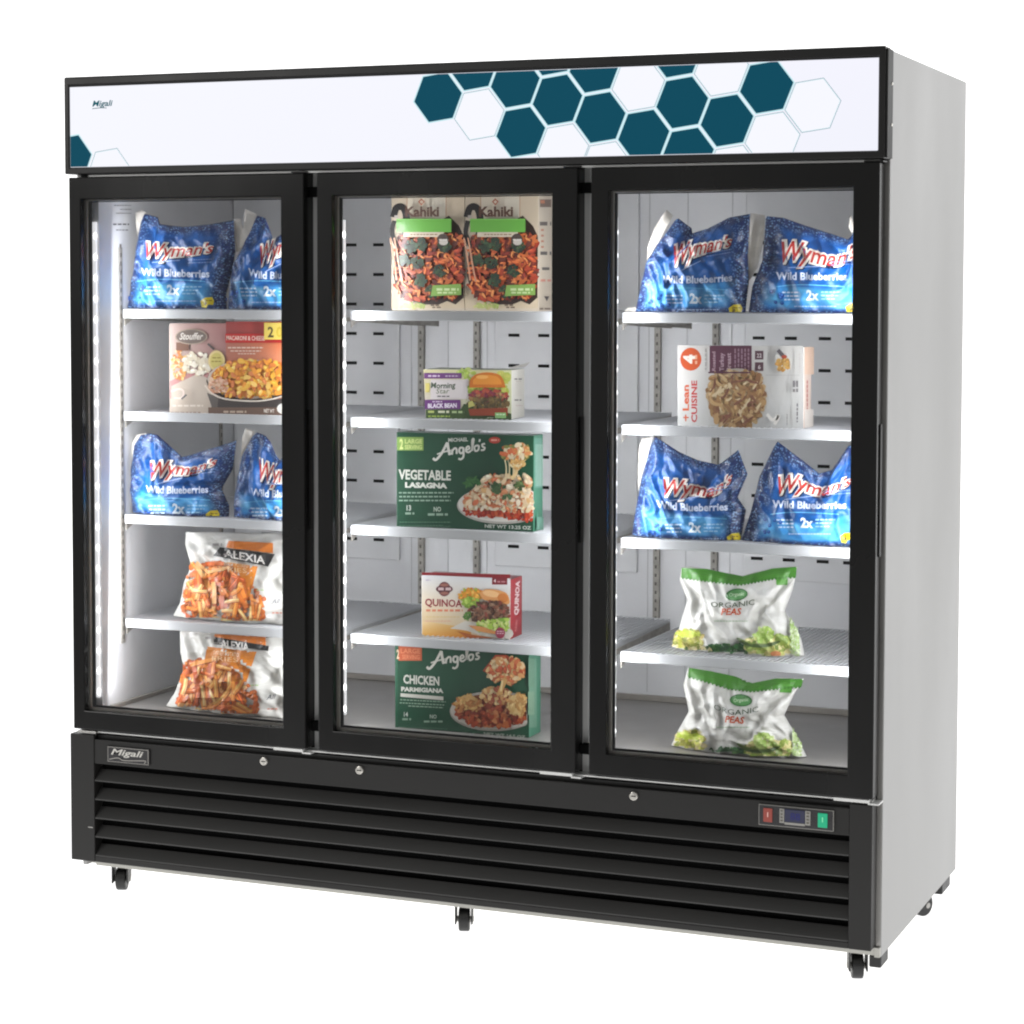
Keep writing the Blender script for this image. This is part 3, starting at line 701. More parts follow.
# --- bean burger carton
e, F, Sd, Tp = carton('burger_box', 'small low white and purple bean burger carton with an open end flap, second middle shelf', SH[1], (425.5, 419), (511.5, 420), 369, 0.155, 0.175, 0.105, (206, 200, 190), top=(92, 104, 70), side=(222, 218, 208))
a = Art(F, crop=(410, 360, 0.12207))
a.grad([(110, 78), (832, 84), (832, 492), (130, 488)], [(214, 206, 160), (214, 216, 170), (200, 206, 170), (206, 196, 200)], 6)
a.chunks(in_oval(470, 100, 70, 60), (400, 75, 540, 160), [(150, 180, 70), (178, 200, 96), (196, 206, 130)], 14, (12, 24), 4); a.chunks(lambda x, y: True, (730, 90, 815, 190), [(206, 206, 110), (178, 190, 90)], 10, (14, 26), 4)
a.poly([(130, 405), (420, 400), (440, 360), (500, 360), (832, 440), (832, 492), (132, 488)], (62, 84, 44)); a.rect(170, 160, 480, 320, (214, 206, 206)); a.rect(128, 190, 162, 265, (220, 206, 120))
a.rect(116, 106, 425, 152, (112, 66, 124)); a.tiny(150, 245, 124, 13, (214, 196, 216), 3); a.tiny(290, 400, 126, 10, (196, 176, 200), 4)
a.text('Morning', [(172, 228), (270, 232), (375, 226)], 46, (62, 84, 62), 0.02, 0.1); a.text('Star', [(215, 275), (325, 272)], 40, (84, 106, 62), 0.0, 0.15); a.tiny(225, 330, 292, 10, (90, 90, 90), 6)
a.rect(122, 326, 415, 402, (108, 60, 122)); a.tiny(185, 265, 336, 10, (210, 190, 214), 8); a.text('BLACK BEAN', [(148, 392), (384, 388)], 34, (238, 230, 240), 0.04)
a.tiny(150, 205, 415, 18, (190, 200, 120), 5); a.tiny(232, 322, 415, 18, (216, 216, 190), 6); a.tiny(345, 445, 417, 18, (170, 190, 140), 7); a.tiny(150, 330, 455, 11, (160, 184, 84), 8)
a.chunks(lambda x, y: 205 < y < 270, (490, 215, 800, 262), [(178, 190, 84), (206, 206, 110), (140, 160, 60)], 40, (12, 22), 5)
a.chunks(in_oval(645, 300, 165, 55), (480, 245, 815, 355), [(150, 66, 58), (120, 44, 66), (186, 82, 60), (170, 140, 90), (96, 40, 44)], 70, (12, 22), 6)
a.chunks(in_oval(650, 355, 170, 45), (480, 310, 820, 400), [(96, 78, 52), (120, 96, 58), (74, 62, 40), (140, 120, 70)], 60, (12, 20), 7)
a.poly([(486, 400), (810, 390), (806, 455), (500, 455)], (140, 62, 38))
a.poly([(488, 390), (540, 372), (520, 330), (486, 345)], (196, 190, 110))
pts = smooth_line([(496, 225), (500, 165), (545, 118), (640, 100), (735, 118), (775, 165), (790, 225)]); a.poly(pts, (196, 110, 36)); a.poly([(p[0] * 0.8 + 640 * 0.2, p[1] * 0.62 + 60) for p in pts], (218, 140, 52)); a.oval(600, 138, 50, 16, (232, 170, 90))
a.rect(705, 430, 795, 475, (130, 176, 110)); a.tiny(715, 785, 440, 10, (206, 226, 190), 4); a.tiny(640, 690, 468, 8, (170, 180, 150), 4)
a.build('front_print', M['print'], e)
b = Art(Sd, crop=(410, 360, 0.12207))
b.tiny(855, 915, 150, 12, (110, 106, 100), 3); b.tiny(868, 910, 172, 6, (190, 170, 160), 4); b.tiny(855, 912, 322, 12, (110, 106, 100), 5); b.tiny(865, 920, 370, 6, (200, 176, 170), 6)
for q in range(8): b.tiny(862, 915, 190 + q * 14, 5, (214, 206, 196), q)
b.build('side_print', M['print'], e)
FL = at(512, 369, 0.178); bm = bmesh.new(); z = FL.z
vs = [bm.verts.new(p) for p in ((FL.x - 0.01, 0.185, z + 0.001), (FL.x - 0.006, 0.27, z + 0.001), (FL.x + 0.012, 0.262, z + 0.013), (FL.x + 0.008, 0.20, z + 0.008))]; bm.faces.new(vs)
fo = obj('open_flap', bm, M['card_grey'], e); fo.modifiers.new('thick', 'SOLIDIFY').thickness = 0.0008

# --- green pasta cartons
GREEN = (18, 72, 48)
def script_angelos(a, x, y, s, col, tilt=-0.16):
    def q(pts, w=15):
        P = [(x + (px * s), y + (py + px * tilt) * s) for px, py in pts]; a.line(P, w * s, col)
    q([(0, 45), (20, 60), (60, 20), (100, -50)], 17); q([(100, -50), (108, 0), (118, 42)], 19); q([(28, 22), (70, 14), (125, 10)], 10)
    q([(132, 42), (136, 5)], 15); q([(136, 14), (152, 0), (165, 8), (166, 42)], 14)
    q([(212, 6), (190, 4), (184, 26), (196, 42), (212, 34), (214, 4)], 14); q([(214, 4), (214, 66), (196, 84), (178, 76)], 14)
    q([(232, 26), (256, 18), (250, 2), (236, 8), (232, 32), (250, 44), (268, 34)], 13)
    q([(272, 38), (286, -40), (276, -34), (276, 38)], 14)
    q([(308, 4), (292, 14), (298, 42), (318, 38), (322, 12), (308, 4)], 13)
    q([(330, -36), (326, -18)], 12)
    q([(366, 2), (346, 4), (350, 20), (364, 30), (356, 44), (336, 42)], 13)
def food_plate(a, cx, cy, rx, ry, xmax, pal_base, pal_top, seed, topc):
    a.oval(cx, cy + 8, rx, ry, (150, 146, 138), 4); P = 28
    a.oval(cx, cy, rx, ry * 0.97, (222, 216, 206), 4)
    a.oval(cx + 5, cy - 6, rx * 0.88, ry * 0.8, (190, 178, 160), 4)
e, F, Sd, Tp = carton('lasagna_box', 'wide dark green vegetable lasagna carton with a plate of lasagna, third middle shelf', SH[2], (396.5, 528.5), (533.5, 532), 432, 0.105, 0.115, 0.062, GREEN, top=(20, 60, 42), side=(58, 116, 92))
a = Art(F, crop=(390, 425, 0.16113))
a.rect(44, 75, 208, 158, (132, 166, 84)); a.text('2', [(60, 148), (82, 148)], 60, (216, 224, 150), 0.04); a.text('LARGE', [(92, 114), (200, 114)], 26, (206, 218, 140), 0.03); a.text('SERVING', [(92, 150), (198, 150)], 26, (206, 218, 140), 0.03)
a.text('MICHAEL', [(362, 104), (484, 100)], 22, (214, 216, 208), 0.03); script_angelos(a, 268, 166, 0.88, (226, 226, 218))
a.oval(650, 94, 36, 20, (196, 62, 48)); a.tiny(628, 676, 88, 11, (236, 170, 150), 2)
a.text('VEGETABLE', [(54, 335), (378, 342)], 58, (224, 226, 216), 0.03); a.text('LASAGNA', [(94, 386), (356, 392)], 30, (230, 232, 222), 0.06)
for q, (x0, x1) in enumerate(((56, 395), (58, 372), (56, 378))): a.tiny(x0, x1, 416 + q * 24, 9, (150, 178, 158), q + 3)
a.text('13', [(104, 530), (132, 530)], 32, (206, 216, 206), 0.03); a.tiny(96, 152, 542, 13, (150, 178, 158), 5); a.text('NO', [(272, 536), (318, 536)], 28, (190, 206, 190), 0.03); a.tiny(236, 360, 548, 14, (150, 178, 158), 6)
a.tiny(60, 380, 600, 6, (90, 130, 106), 7); a.tiny(60, 330, 620, 6, (80, 120, 98), 8); a.tiny(70, 380, 626, 5, (80, 120, 98), 9)
a.text('NET WT 13.25 OZ', [(590, 636), (878, 648)], 20, (206, 212, 202), 0.03)
CL = 892
def clipx(x): return min(x, CL)
a.cut_oval(700, 498, 282, 116, CL, (186, 182, 174)); a.cut_oval(700, 490, 276, 110, CL, (232, 228, 220)); a.cut_oval(706, 480, 250, 92, CL - 4, (206, 120, 84))
ins = lambda x, y: x < CL - 8
a.chunks(lambda x, y: x < CL - 10 and 480 + (x - 460) * 0.06 < y < 540 + (x - 460) * 0.10 + 10, (465, 470, 885, 590), [(176, 48, 28), (196, 66, 36), (150, 36, 24), (206, 96, 54)], 120, (9, 18), 31)
a.chunks(lambda x, y: x < CL - 8 and 440 < y < 510 + (x - 460) * 0.05, (475, 430, 888, 530), [(232, 220, 190), (222, 202, 160), (240, 232, 212), (206, 110, 66)], 120, (10, 20), 32, 2.2)
a.chunks(lambda x, y: x < CL - 8 and y > 300 + abs(x - 700) * 0.10 and y > 470 - (x - 470) * 1.1, (480, 310, 888, 480), [(236, 222, 190), (240, 232, 210), (206, 128, 84), (222, 180, 120), (196, 92, 56), (228, 206, 170)], 170, (11, 24), 33)
a.chunks(in_oval(690, 385, 40, 34), (640, 350, 740, 420), [(52, 78, 44), (70, 98, 58)], 14, (9, 16), 34); a.chunks(in_oval(820, 375, 26, 24), (790, 350, 850, 410), [(62, 84, 44), (90, 110, 60)], 10, (8, 14), 35)
a.chunks(in_oval(740, 440, 30, 22), (700, 410, 780, 470), [(52, 78, 44), (70, 98, 58)], 8, (8, 14), 36); a.chunks(in_oval(525, 350, 45, 30), (480, 320, 575, 380), [(58, 110, 54), (40, 90, 46)], 14, (6, 12), 37, 3)
for x0 in (735, 755, 780): a.line([(x0, 330), (x0 + 4, 260), (x0 - 12, 180)], 8, (232, 214, 170))
a.line([(770, 330), (800, 290), (780, 230), (800, 180)], 22, (236, 206, 150))
a.chunks(in_oval(800, 170, 88, 52), (712, 120, CL - 6, 225), [(236, 220, 180), (228, 190, 120), (216, 130, 70), (240, 230, 200), (120, 130, 60), (206, 90, 50)], 60, (11, 22), 38)
a.chunks(in_oval(810, 240, 40, 26), (765, 210, 860, 270), [(236, 220, 180), (228, 190, 120), (206, 150, 80)], 16, (9, 18), 39)
a.build('front_print', M['print'], e)
b = Art(Sd, crop=(390, 425, 0.16113)); b.rect(896, 80, 940, 390, (88, 136, 118))
for q in range(9): b.tiny(100 + 20, 380, 903 + q * 4.2, 2.2, (176, 200, 188), q, vertical=True)
b.rect(898, 570, 940, 650, (96, 140, 122)); b.build('side_print', M['print'], e)

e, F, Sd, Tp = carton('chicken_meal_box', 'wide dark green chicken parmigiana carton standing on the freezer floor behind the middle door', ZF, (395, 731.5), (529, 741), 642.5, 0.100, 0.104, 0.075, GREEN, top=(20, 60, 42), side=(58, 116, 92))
a = Art(F, crop=(385, 640, 0.15625))
a.grad([(64, 22), (84, 22), (84, 590), (66, 590)], [(70, 110, 90), (30, 84, 58), (22, 76, 52), (30, 84, 58)], 3)
a.rect(88, 20, 236, 132, (196, 96, 60)); a.text('LARGE', [(100, 84), (226, 86)], 30, (226, 140, 100), 0.02); a.text('SERVING', [(110, 122), (222, 124)], 28, (226, 140, 100), 0.02); a.text('2', [(74, 118), (92, 118)], 56, (230, 200, 170), 0.04)
script_angelos(a, 268, 130, 0.92, (216, 214, 204), -0.15)
a.text('CHICKEN', [(118, 276), (348, 290)], 54, (214, 214, 204), 0.03); a.text('PARMIGIANA', [(104, 326), (374, 338)], 26, (214, 214, 204), 0.05)
a.poly([(100, 340), (374, 362), (374, 386), (100, 362)], (206, 204, 194))
for q, (x0, x1) in enumerate(((98, 390), (95, 385), (150, 375))): a.tiny(x0, x1, 378 + q * 20, 7, (140, 168, 146), q + 3, 0.05)
a.text('14', [(122, 488), (148, 489)], 28, (190, 200, 190), 0.03); a.tiny(112, 168, 500, 13, (130, 158, 138), 5); a.text('NO', [(288, 500), (332, 502)], 24, (176, 190, 176), 0.03); a.tiny(250, 372, 515, 12, (130, 158, 138), 6)
a.tiny(90, 400, 552, 5, (80, 118, 96), 7, 0.05); a.tiny(90, 380, 574, 5, (80, 118, 96), 8, 0.05); a.text('NET WT 14.5 OZ', [(634, 606), (900, 628)], 16, (176, 184, 172), 0.03)
CL = 912
a.cut_oval(702, 456, 286, 126, CL, (170, 164, 154)); a.cut_oval(702, 448, 282, 122, CL, (204, 198, 188)); a.cut_oval(708, 444, 256, 104, CL - 4, (150, 84, 50))
I2 = lambda x, y: x < CL - 10 and ((x - 700) / 240) ** 2 + ((y - 450) / 100) ** 2 < 1
a.chunks(I2, (450, 350, CL, 550), [(150, 56, 30), (176, 76, 40), (120, 40, 24), (196, 110, 60), (206, 140, 90)], 190, (11, 24), 41)
a.chunks(in_oval(540, 400, 80, 40), (460, 360, 620, 440), [(206, 160, 90), (216, 176, 110), (176, 110, 56)], 40, (8, 16), 42, 3); a.chunks(in_oval(860, 400, 60, 70, -1e9, 1e9, CL - 6), (800, 340, CL, 470), [(214, 176, 110), (226, 196, 136), (190, 140, 80)], 50, (8, 16), 43, 3)
a.chunks(in_oval(720, 350, 100, 55), (620, 300, 830, 410), [(222, 190, 130), (230, 210, 160), (196, 140, 80), (150, 60, 36)], 60, (9, 18), 44)
a.poly([(640, 190), (720, 90), (790, 90), (CL, 160), (CL, 215), (820, 290), (720, 240)], (170, 70, 40)); a.chunks(lambda x, y: ((x - 790) / 115) ** 2 + ((y - 185) / 85) ** 2 < 1 and x < CL - 8, (640, 100, CL, 280), [(196, 96, 54), (222, 190, 130), (232, 214, 170), (176, 66, 36), (206, 150, 90)], 110, (11, 22), 45)
a.line([(790, 240), (765, 300), (750, 340)], 30, (206, 160, 96)); a.line([(770, 250), (760, 320)], 12, (232, 206, 150))
a.build('front_print', M['print'], e)
b = Art(Sd, crop=(385, 640, 0.15625)); b.rect(915, 330, 955, 480, (96, 130, 104)); b.rect(918, 110, 955, 300, (52, 106, 80))
for q in range(7): b.tiny(120, 560, 920 + q * 5, 2.2, (150, 176, 156), q, vertical=True)
b.build('side_print', M['print'], e)

# --- quinoa burger carton
e, F, Sd, Tp = carton('burger_box', 'white quinoa burger carton with red top and red side panel, lowest middle shelf', SH[3], (421.5, 636), (510.5, 639.5), 575.5, 0.140, 0.152, 0.082, (226, 216, 206), top=(130, 24, 30), side=(158, 26, 36))
a = Art(F, crop=(410, 560, 0.12207))
a.grad([(98, 124), (822, 140), (822, 640), (102, 630)], [(214, 214, 216), (214, 216, 220), (216, 200, 180), (226, 190, 130)], 6)
a.grad([(102, 500), (500, 560), (500, 642), (102, 632)], [(232, 206, 160), (216, 160, 70), (206, 120, 30), (228, 170, 80)], 4)
a.poly([(98, 100), (822, 118), (822, 152), (98, 122)], (130, 24, 32)); a.rect(672, 146, 798, 202, (120, 30, 42)); a.text('4', [(686, 182), (704, 182)], 24, (236, 220, 220), 0.04); a.tiny(716, 790, 172, 12, (190, 130, 136), 3)
a.oval(282, 238, 52, 60, (110, 62, 66)); a.oval(282, 238, 70, 34, (92, 46, 54)); a.tiny(232, 336, 226, 22, (206, 180, 180), 3); a.oval(282, 205, 34, 12, (150, 96, 84)); a.oval(282, 272, 34, 12, (150, 96, 84))
a.text('QUINOA', [(124, 374), (428, 386)], 58, (140, 30, 44), 0.025); a.tiny(132, 432, 404, 18, (216, 130, 100), 4); a.tiny(130, 410, 462, 8, (216, 190, 140), 5)
a.tiny(130, 170, 160, 10, (180, 170, 190), 5); a.tiny(126, 340, 496, 8, (220, 170, 150), 6)
a.poly(smooth_line([(330, 560), (470, 580), (600, 620), (820, 640), (820, 560), (600, 520), (450, 500)], 4), (222, 216, 206)); a.poly([(380, 580), (520, 612), (700, 640), (480, 640)], (176, 92, 40))
a.chunks(in_oval(500, 290, 95, 60), (405, 225, 600, 350), [(228, 150, 50), (236, 176, 80), (150, 170, 60), (216, 120, 40)], 60, (11, 20), 52)
a.chunks(in_oval(500, 345, 70, 40), (420, 300, 580, 400), [(150, 180, 66), (180, 200, 96), (120, 150, 50)], 24, (10, 20), 53)
a.poly(smooth_line([(570, 270), (620, 240), (700, 240), (780, 262), (812, 300), (812, 360), (700, 350), (600, 320)], 4), (214, 150, 90)); a.oval(670, 275, 70, 26, (232, 184, 130), 10); a.oval(765, 310, 45, 38, (196, 118, 56), 20)
a.chunks(lambda x, y: ((x - 660) / 178) ** 2 + ((y - 425) / 88) ** 2 < 1 and x < 812, (480, 335, 815, 515), [(84, 56, 40), (110, 74, 54), (130, 84, 60), (66, 44, 34), (140, 60, 50), (150, 120, 96)], 130, (11, 22), 54)
a.chunks(lambda x, y: x < 814 and y > 500 - (x - 560) * 0.12, (560, 470, 815, 570), [(150, 184, 60), (176, 200, 90), (110, 150, 50), (206, 210, 140)], 60, (12, 22), 55); a.chunks(in_oval(480, 450, 30, 36), (450, 410, 515, 490), [(60, 96, 40), (90, 130, 56)], 14, (8, 14), 56)
a.poly(smooth_line([(490, 530), (600, 540), (700, 575), (800, 585), (700, 600), (560, 575)], 4), (206, 140, 80))
a.oval(752, 592, 40, 46, (150, 50, 76)); a.tiny(725, 780, 575, 8, (226, 190, 200), 3); a.tiny(725, 780, 592, 8, (226, 190, 200), 4)
a.build('front_print', M['print'], e)
b = Art(Sd, crop=(410, 560, 0.12207)); b.text('QUINOA', [(884, 450), (898, 170)], 32, (236, 214, 212), 0.04, up=(-1, 0)); b.text('BURGERS', [(870, 585), (880, 490)], 14, (216, 130, 130), 0.02, up=(-1, 0)); b.build('side_print', M['print'], e)
# --- pasta meal carton, printed sideways
e, F, Sd, Tp = carton('frozen_meal_box', 'white pasta meal carton lying sideways with orange lettering turned upright, behind the right door', SH[1], (677.5, 428), (803.5, 429), 345.5, 0.125, 0.125, 0.062, (206, 204, 200), side=(216, 196, 184))
a = Art(F, crop=(670, 335, 0.15137))
a.grad([(50, 68), (882, 72), (882, 620), (50, 608)], [(214, 210, 206), (196, 194, 190), (186, 186, 184), (206, 206, 204)], 5)
a.oval(138, 160, 70, 76, (200, 84, 40)); a.text('4', [(166, 190), (166, 130)], 74, (238, 226, 216), 0.05, up=(-1, 0)); a.tiny(132, 192, 166, 14, (226, 170, 140), 3, vertical=True)
a.text('Lean', [(124, 500), (124, 330)], 40, (206, 92, 50), 0.03, up=(-1, 0)); a.text('CUISINE', [(178, 578), (178, 300)], 36, (190, 62, 62), 0.03, up=(-1, 0)); a.line([(88, 545), (124, 545)], 9, (206, 92, 50)); a.line([(104, 525), (104, 570)], 9, (206, 92, 50))
a.rect(262, 70, 540, 248, (92, 52, 70)); a.text('Roasted', [(300, 236), (300, 110)], 22, (176, 150, 160), 0.02, up=(-1, 0)); a.text('Turkey', [(355, 238), (355, 118)], 28, (176, 150, 160), 0.03, up=(-1, 0)); a.text('Breast', [(402, 238), (402, 118)], 28, (176, 150, 160), 0.03, up=(-1, 0))
for q in range(5): a.tiny(90, 235, 426 + q * 22, 10, (150, 120, 134), q, vertical=True)
a.rect(562, 104, 618, 162, (84, 56, 66)); a.rect(562, 180, 618, 238, (84, 56, 66)); a.text('22', [(574, 148), (606, 148)], 26, (206, 196, 196), 0.02); a.text('6', [(582, 224), (600, 224)], 26, (206, 196, 196), 0.02); a.tiny(90, 240, 232, 10, (170, 166, 164), 9, vertical=True)
a.oval(445, 420, 200, 200, (196, 190, 178), n=28); 
IN = lambda x, y: ((x - 440) / 178) ** 2 + ((y - 400) / 215) ** 2 < 1 and 255 < y < 606
a.chunks(IN, (255, 255, 625, 608), [(176, 140, 92), (196, 164, 118), (150, 110, 70), (206, 180, 140), (160, 128, 96), (130, 90, 62)], 230, (16, 32), 61, 1.9)
rq = random.Random(62)
for k in range(150):
    x, y = rq.uniform(270, 610), rq.uniform(262, 590); an = rq.uniform(0, 3.14); l = rq.uniform(22, 52); c = rq.choice([(206, 178, 132), (190, 156, 108), (168, 130, 86), (216, 194, 156), (150, 112, 76), (128, 84, 66)])
    p = [(x - l * math.cos(an), y - l * math.sin(an)), (x + rq.uniform(-14, 14), y + rq.uniform(-14, 14)), (x + l * math.cos(an), y + l * math.sin(an))]
    if IN(*p[0]) and IN(*p[2]): a.line(p, rq.uniform(13, 22), c, True)
a.rect(262, 242, 540, 252, (92, 52, 70))
a.oval(752, 170, 52, 72, (206, 204, 200)); a.chunks(in_oval(755, 195, 40, 44), (712, 150, 800, 245), [(190, 140, 70), (206, 166, 96), (150, 110, 60)], 24, (9, 16), 63); a.line([(722, 98), (750, 130), (768, 150)], 26, (92, 86, 90)); a.oval(765, 142, 18, 12, (170, 70, 50))
a.tiny(300, 375, 820, 16, (120, 116, 118), 5, vertical=True); a.tiny(300, 375, 842, 14, (120, 116, 118), 6, vertical=True); a.tiny(450, 575, 845, 10, (120, 116, 118), 7, vertical=True); a.tiny(520, 600, 780, 6, (140, 136, 136), 8, vertical=True); a.tiny(120, 250, 862, 8, (186, 180, 176), 8, vertical=True)
a.rect(640, 262, 870, 266, (176, 174, 172)); a.line([(650, 520), (690, 560), (730, 530), (700, 590)], 22, (222, 218, 212))
a.build('front_print', M['print'], e)
b = Art(Sd, crop=(670, 335, 0.15137)); b.tiny(300, 490, 902, 8, (176, 96, 90), 5, vertical=True); b.rect(890, 80, 950, 260, (222, 190, 168)); b.rect(888, 490, 946, 612, (222, 214, 206)); b.build('side_print', M['print'], e)

# ------------------------------------------------------------------ soft bags
def resample(pts, n):
    ls = [0]
    for a, b in zip(pts, pts[1:]): ls.append(ls[-1] + math.hypot(b[0] - a[0], b[1] - a[1]))
    out = []
    for k in range(n + 1):
        d = ls[-1] * k / n; i = 0
        while i < len(pts) - 2 and ls[i + 1] < d: i += 1
        f = (d - ls[i]) / max(1e-9, ls[i + 1] - ls[i]); out.append((pts[i][0] + (pts[i + 1][0] - pts[i][0]) * f, pts[i][1] + (pts[i + 1][1] - pts[i][1]) * f))
    return out
def bag_body(left, top, right, z0, Yc, th, seed, N=84, wr=1.0, folds=()):
    """left and right run foot to top; the pouch bulges th metres before and behind the seam plane"""
    L = resample(left, N); R = resample(right, N); T = resample(top, N); Bt = resample([left[0], right[0]], N)
    def coons(s, t):
        i, j = s * N, t * N
        def g(P, q):
            k = min(N - 1, int(q)); f = q - k; return (P[k][0] + (P[k + 1][0] - P[k][0]) * f, P[k][1] + (P[k + 1][1] - P[k][1]) * f)
        b, tp, l, r = g(Bt, i), g(T, i), g(L, j), g(R, j)
        return tuple((1 - t) * b[k] + t * tp[k] + (1 - s) * l[k] + s * r[k] - ((1 - s) * (1 - t) * Bt[0][k] + s * (1 - t) * Bt[N][k] + (1 - s) * t * T[0][k] + s * t * T[N][k]) for k in (0, 1))
    P = [[at(*coons(i / N, j / N), Yc) for i in range(N + 1)] for j in range(N + 1)]
    for i in range(N + 1):
        zb = P[0][i].z
        for j in range(N + 1):
            t = j / N; P[j][i].z += (z0 + 0.0012 - zb) * (1 - t) ** 2
    bm = bmesh.new(); uvl = bm.loops.layers.uv.new('UVMap')
    def prof(s, t):
        a = max(0.0, math.sin(math.pi * s)) ** 0.55
        b = (0.72 + 0.28 * math.sin(min(1, t / 0.3) * math.pi / 2)) * max(0.0, 1 - t ** 2.2) ** 0.75
        return a * b
    def wrinkle(s, t, side):
        v = Vector((s * 3.1 + seed * 3.7, t * 2.3 + side * 9, seed))
        r = 1 - abs(noise.noise(v * 1.6)) * 2
        w = 0.010 * (r - 0.5)
        v2 = Vector((s * 6 + t * 3.5 + seed, (t - s) * 2.2, seed * 2.0 + side)); w += 0.006 * (1 - abs(noise.noise(v2 * 1.3)) * 3)
        v3 = Vector((s * 15 + seed, t * 13, side * 3.0)); w += 0.0016 * noise.noise(v3)
        for (s0, t0, s1, t1, amp, wd) in folds:     # drawn-in creases
            dx, dy = s1 - s0, t1 - t0; q = max(0, min(1, ((s - s0) * dx + (t - t0) * dy) / (dx * dx + dy * dy)))
            d = math.hypot(s - s0 - q * dx, t - t0 - q * dy); w -= amp * math.exp(-(d / wd) ** 2) * (1 - 0.5 * q)
        return w * wr
    grids = []
    for side in (0, 1):
        g = []
        for j in range(N + 1):
            row = []
            for i in range(N + 1):
                s, t = i / N, j / N; p = P[j][i].copy(); f = prof(s, t)
                k = min(1, f * 2.5)
                off = max(th * f * 0.30, th * f + wrinkle(s, t, side) * k)
                edge = 0.0015 * (1 if side == 0 else -1)
                p.y += -off if side == 0 else off
                if side == 1 and (i in (0, N) or j == N): row.append(grids[0][j][i]); continue
                if 0 < i < N and j < N: p.z += 0.006 * noise.noise(Vector((s * 5, t * 5, seed + side))) * k * t
                p.z = max(p.z, z0 + 0.001)
                row.append(bm.verts.new(p))
            g.append(row)
        grids.append(g)
    for side, g in enumerate(grids):
        for j in range(N):
            for i in range(N):
                q = [g[j][i], g[j][i + 1], g[j + 1][i + 1], g[j + 1][i]]; uv = [(i, j), (i + 1, j), (i + 1, j + 1), (i, j + 1)]
                if side: q.reverse(); uv.reverse()
                try: f = bm.faces.new(q)
                except ValueError: continue
                f.smooth = True; f.material_index = side
                for lp, c in zip(f.loops, uv): lp[uvl].uv = (c[0] / N, c[1] / N)
    for i in range(N):     # foot of the bag
        q = [grids[0][0][i], grids[1][0][i], grids[1][0][i + 1], grids[0][0][i + 1]]
        q = list(dict.fromkeys(q))
        if len(q) > 2:
            try: bm.faces.new(q)
            except ValueError: pass
    bm.verts.index_update()
    fb = BVHTree.FromPolygons([v.co.copy() for v in bm.verts], [[v.index for v in f.verts] for f in bm.faces if f.material_index == 0])
    def hit(u, v):
        d = ray(u, v).normalized(); r = fb.ray_cast(CAM, d)
        if r[0] is None:
            for du, dv in ((3, 0), (-3, 0), (0, 3), (0, -3)):
                if fb.ray_cast(CAM, ray(u + du, v + dv).normalized())[0] is not None:
                    q = at(u, v, Yc - 0.001); return (q, -d) if q.z > z0 else None
            return None
        return (r[0], -d)
    c = sum((P[0][i] for i in (0, N)), Vector()) / 2; c.z = z0
    return bm, hit, c

def film_mat(name, build, rough=0.3, coat=0.3):
    """printed film whose colours come from the pouch's own coordinates"""
    mt = bpy.data.materials.new(name); mt.use_nodes = True; nt = mt.node_tree; b = nt.nodes['Principled BSDF']
    b.inputs['Roughness'].default_value = rough; b.inputs['Coat Weight'].default_value = coat; b.inputs['Coat Roughness'].default_value = 0.25
    uv = nt.nodes.new('ShaderNodeUVMap'); uv.uv_map = 'UVMap'; sep = nt.nodes.new('ShaderNodeSeparateXYZ'); nt.links.new(uv.outputs[0], sep.inputs[0])
    def N(t, **k):
        n = nt.nodes.new(t)
        for a, c in k.items(): setattr(n, a, c)
        return n
    def L(a, c): nt.links.new(a, c)
    def rng(src, a, c, lo=0.0, hi=1.0):
        r = N('ShaderNodeMapRange'); r.inputs[1].default_value = a; r.inputs[2].default_value = c; r.inputs[3].default_value = lo; r.inputs[4].default_value = hi; L(src, r.inputs[0]); return r.outputs[0]
    def mix(f, a, c):
        m_ = N('ShaderNodeMix', data_type='RGBA')
        for sk, val in ((m_.inputs[0], f), (m_.inputs[6], a), (m_.inputs[7], c)):
            if isinstance(val, (tuple, list)): sk.default_value = (*val, 1)
            elif isinstance(val, float): sk.default_value = val
            else: L(val, sk)
        return m_.outputs[2]
    def math_(op, a, c=0.0):
        m_ = N('ShaderNodeMath', operation=op)
        for sk, val in ((m_.inputs[0], a), (m_.inputs[1], c)):
            if isinstance(val, float): sk.default_value = val
            else: L(val, sk)
        return m_.outputs[0]
    L(build(N, L, rng, mix, math_, uv, sep), b.inputs['Base Color'])
    nz = N('ShaderNodeTexNoise'); nz.inputs['Scale'].default_value = 9; nz.inputs['Detail'].default_value = 5; nz.inputs['Distortion'].default_value = 1.2; L(uv.outputs[0], nz.inputs['Vector'])
    bp = N('ShaderNodeBump'); bp.inputs['Strength'].default_value = 0.35; bp.inputs['Distance'].default_value = 0.012; L(nz.outputs[0], bp.inputs['Height']); L(bp.outputs[0], b.inputs['Normal'])
    return mt

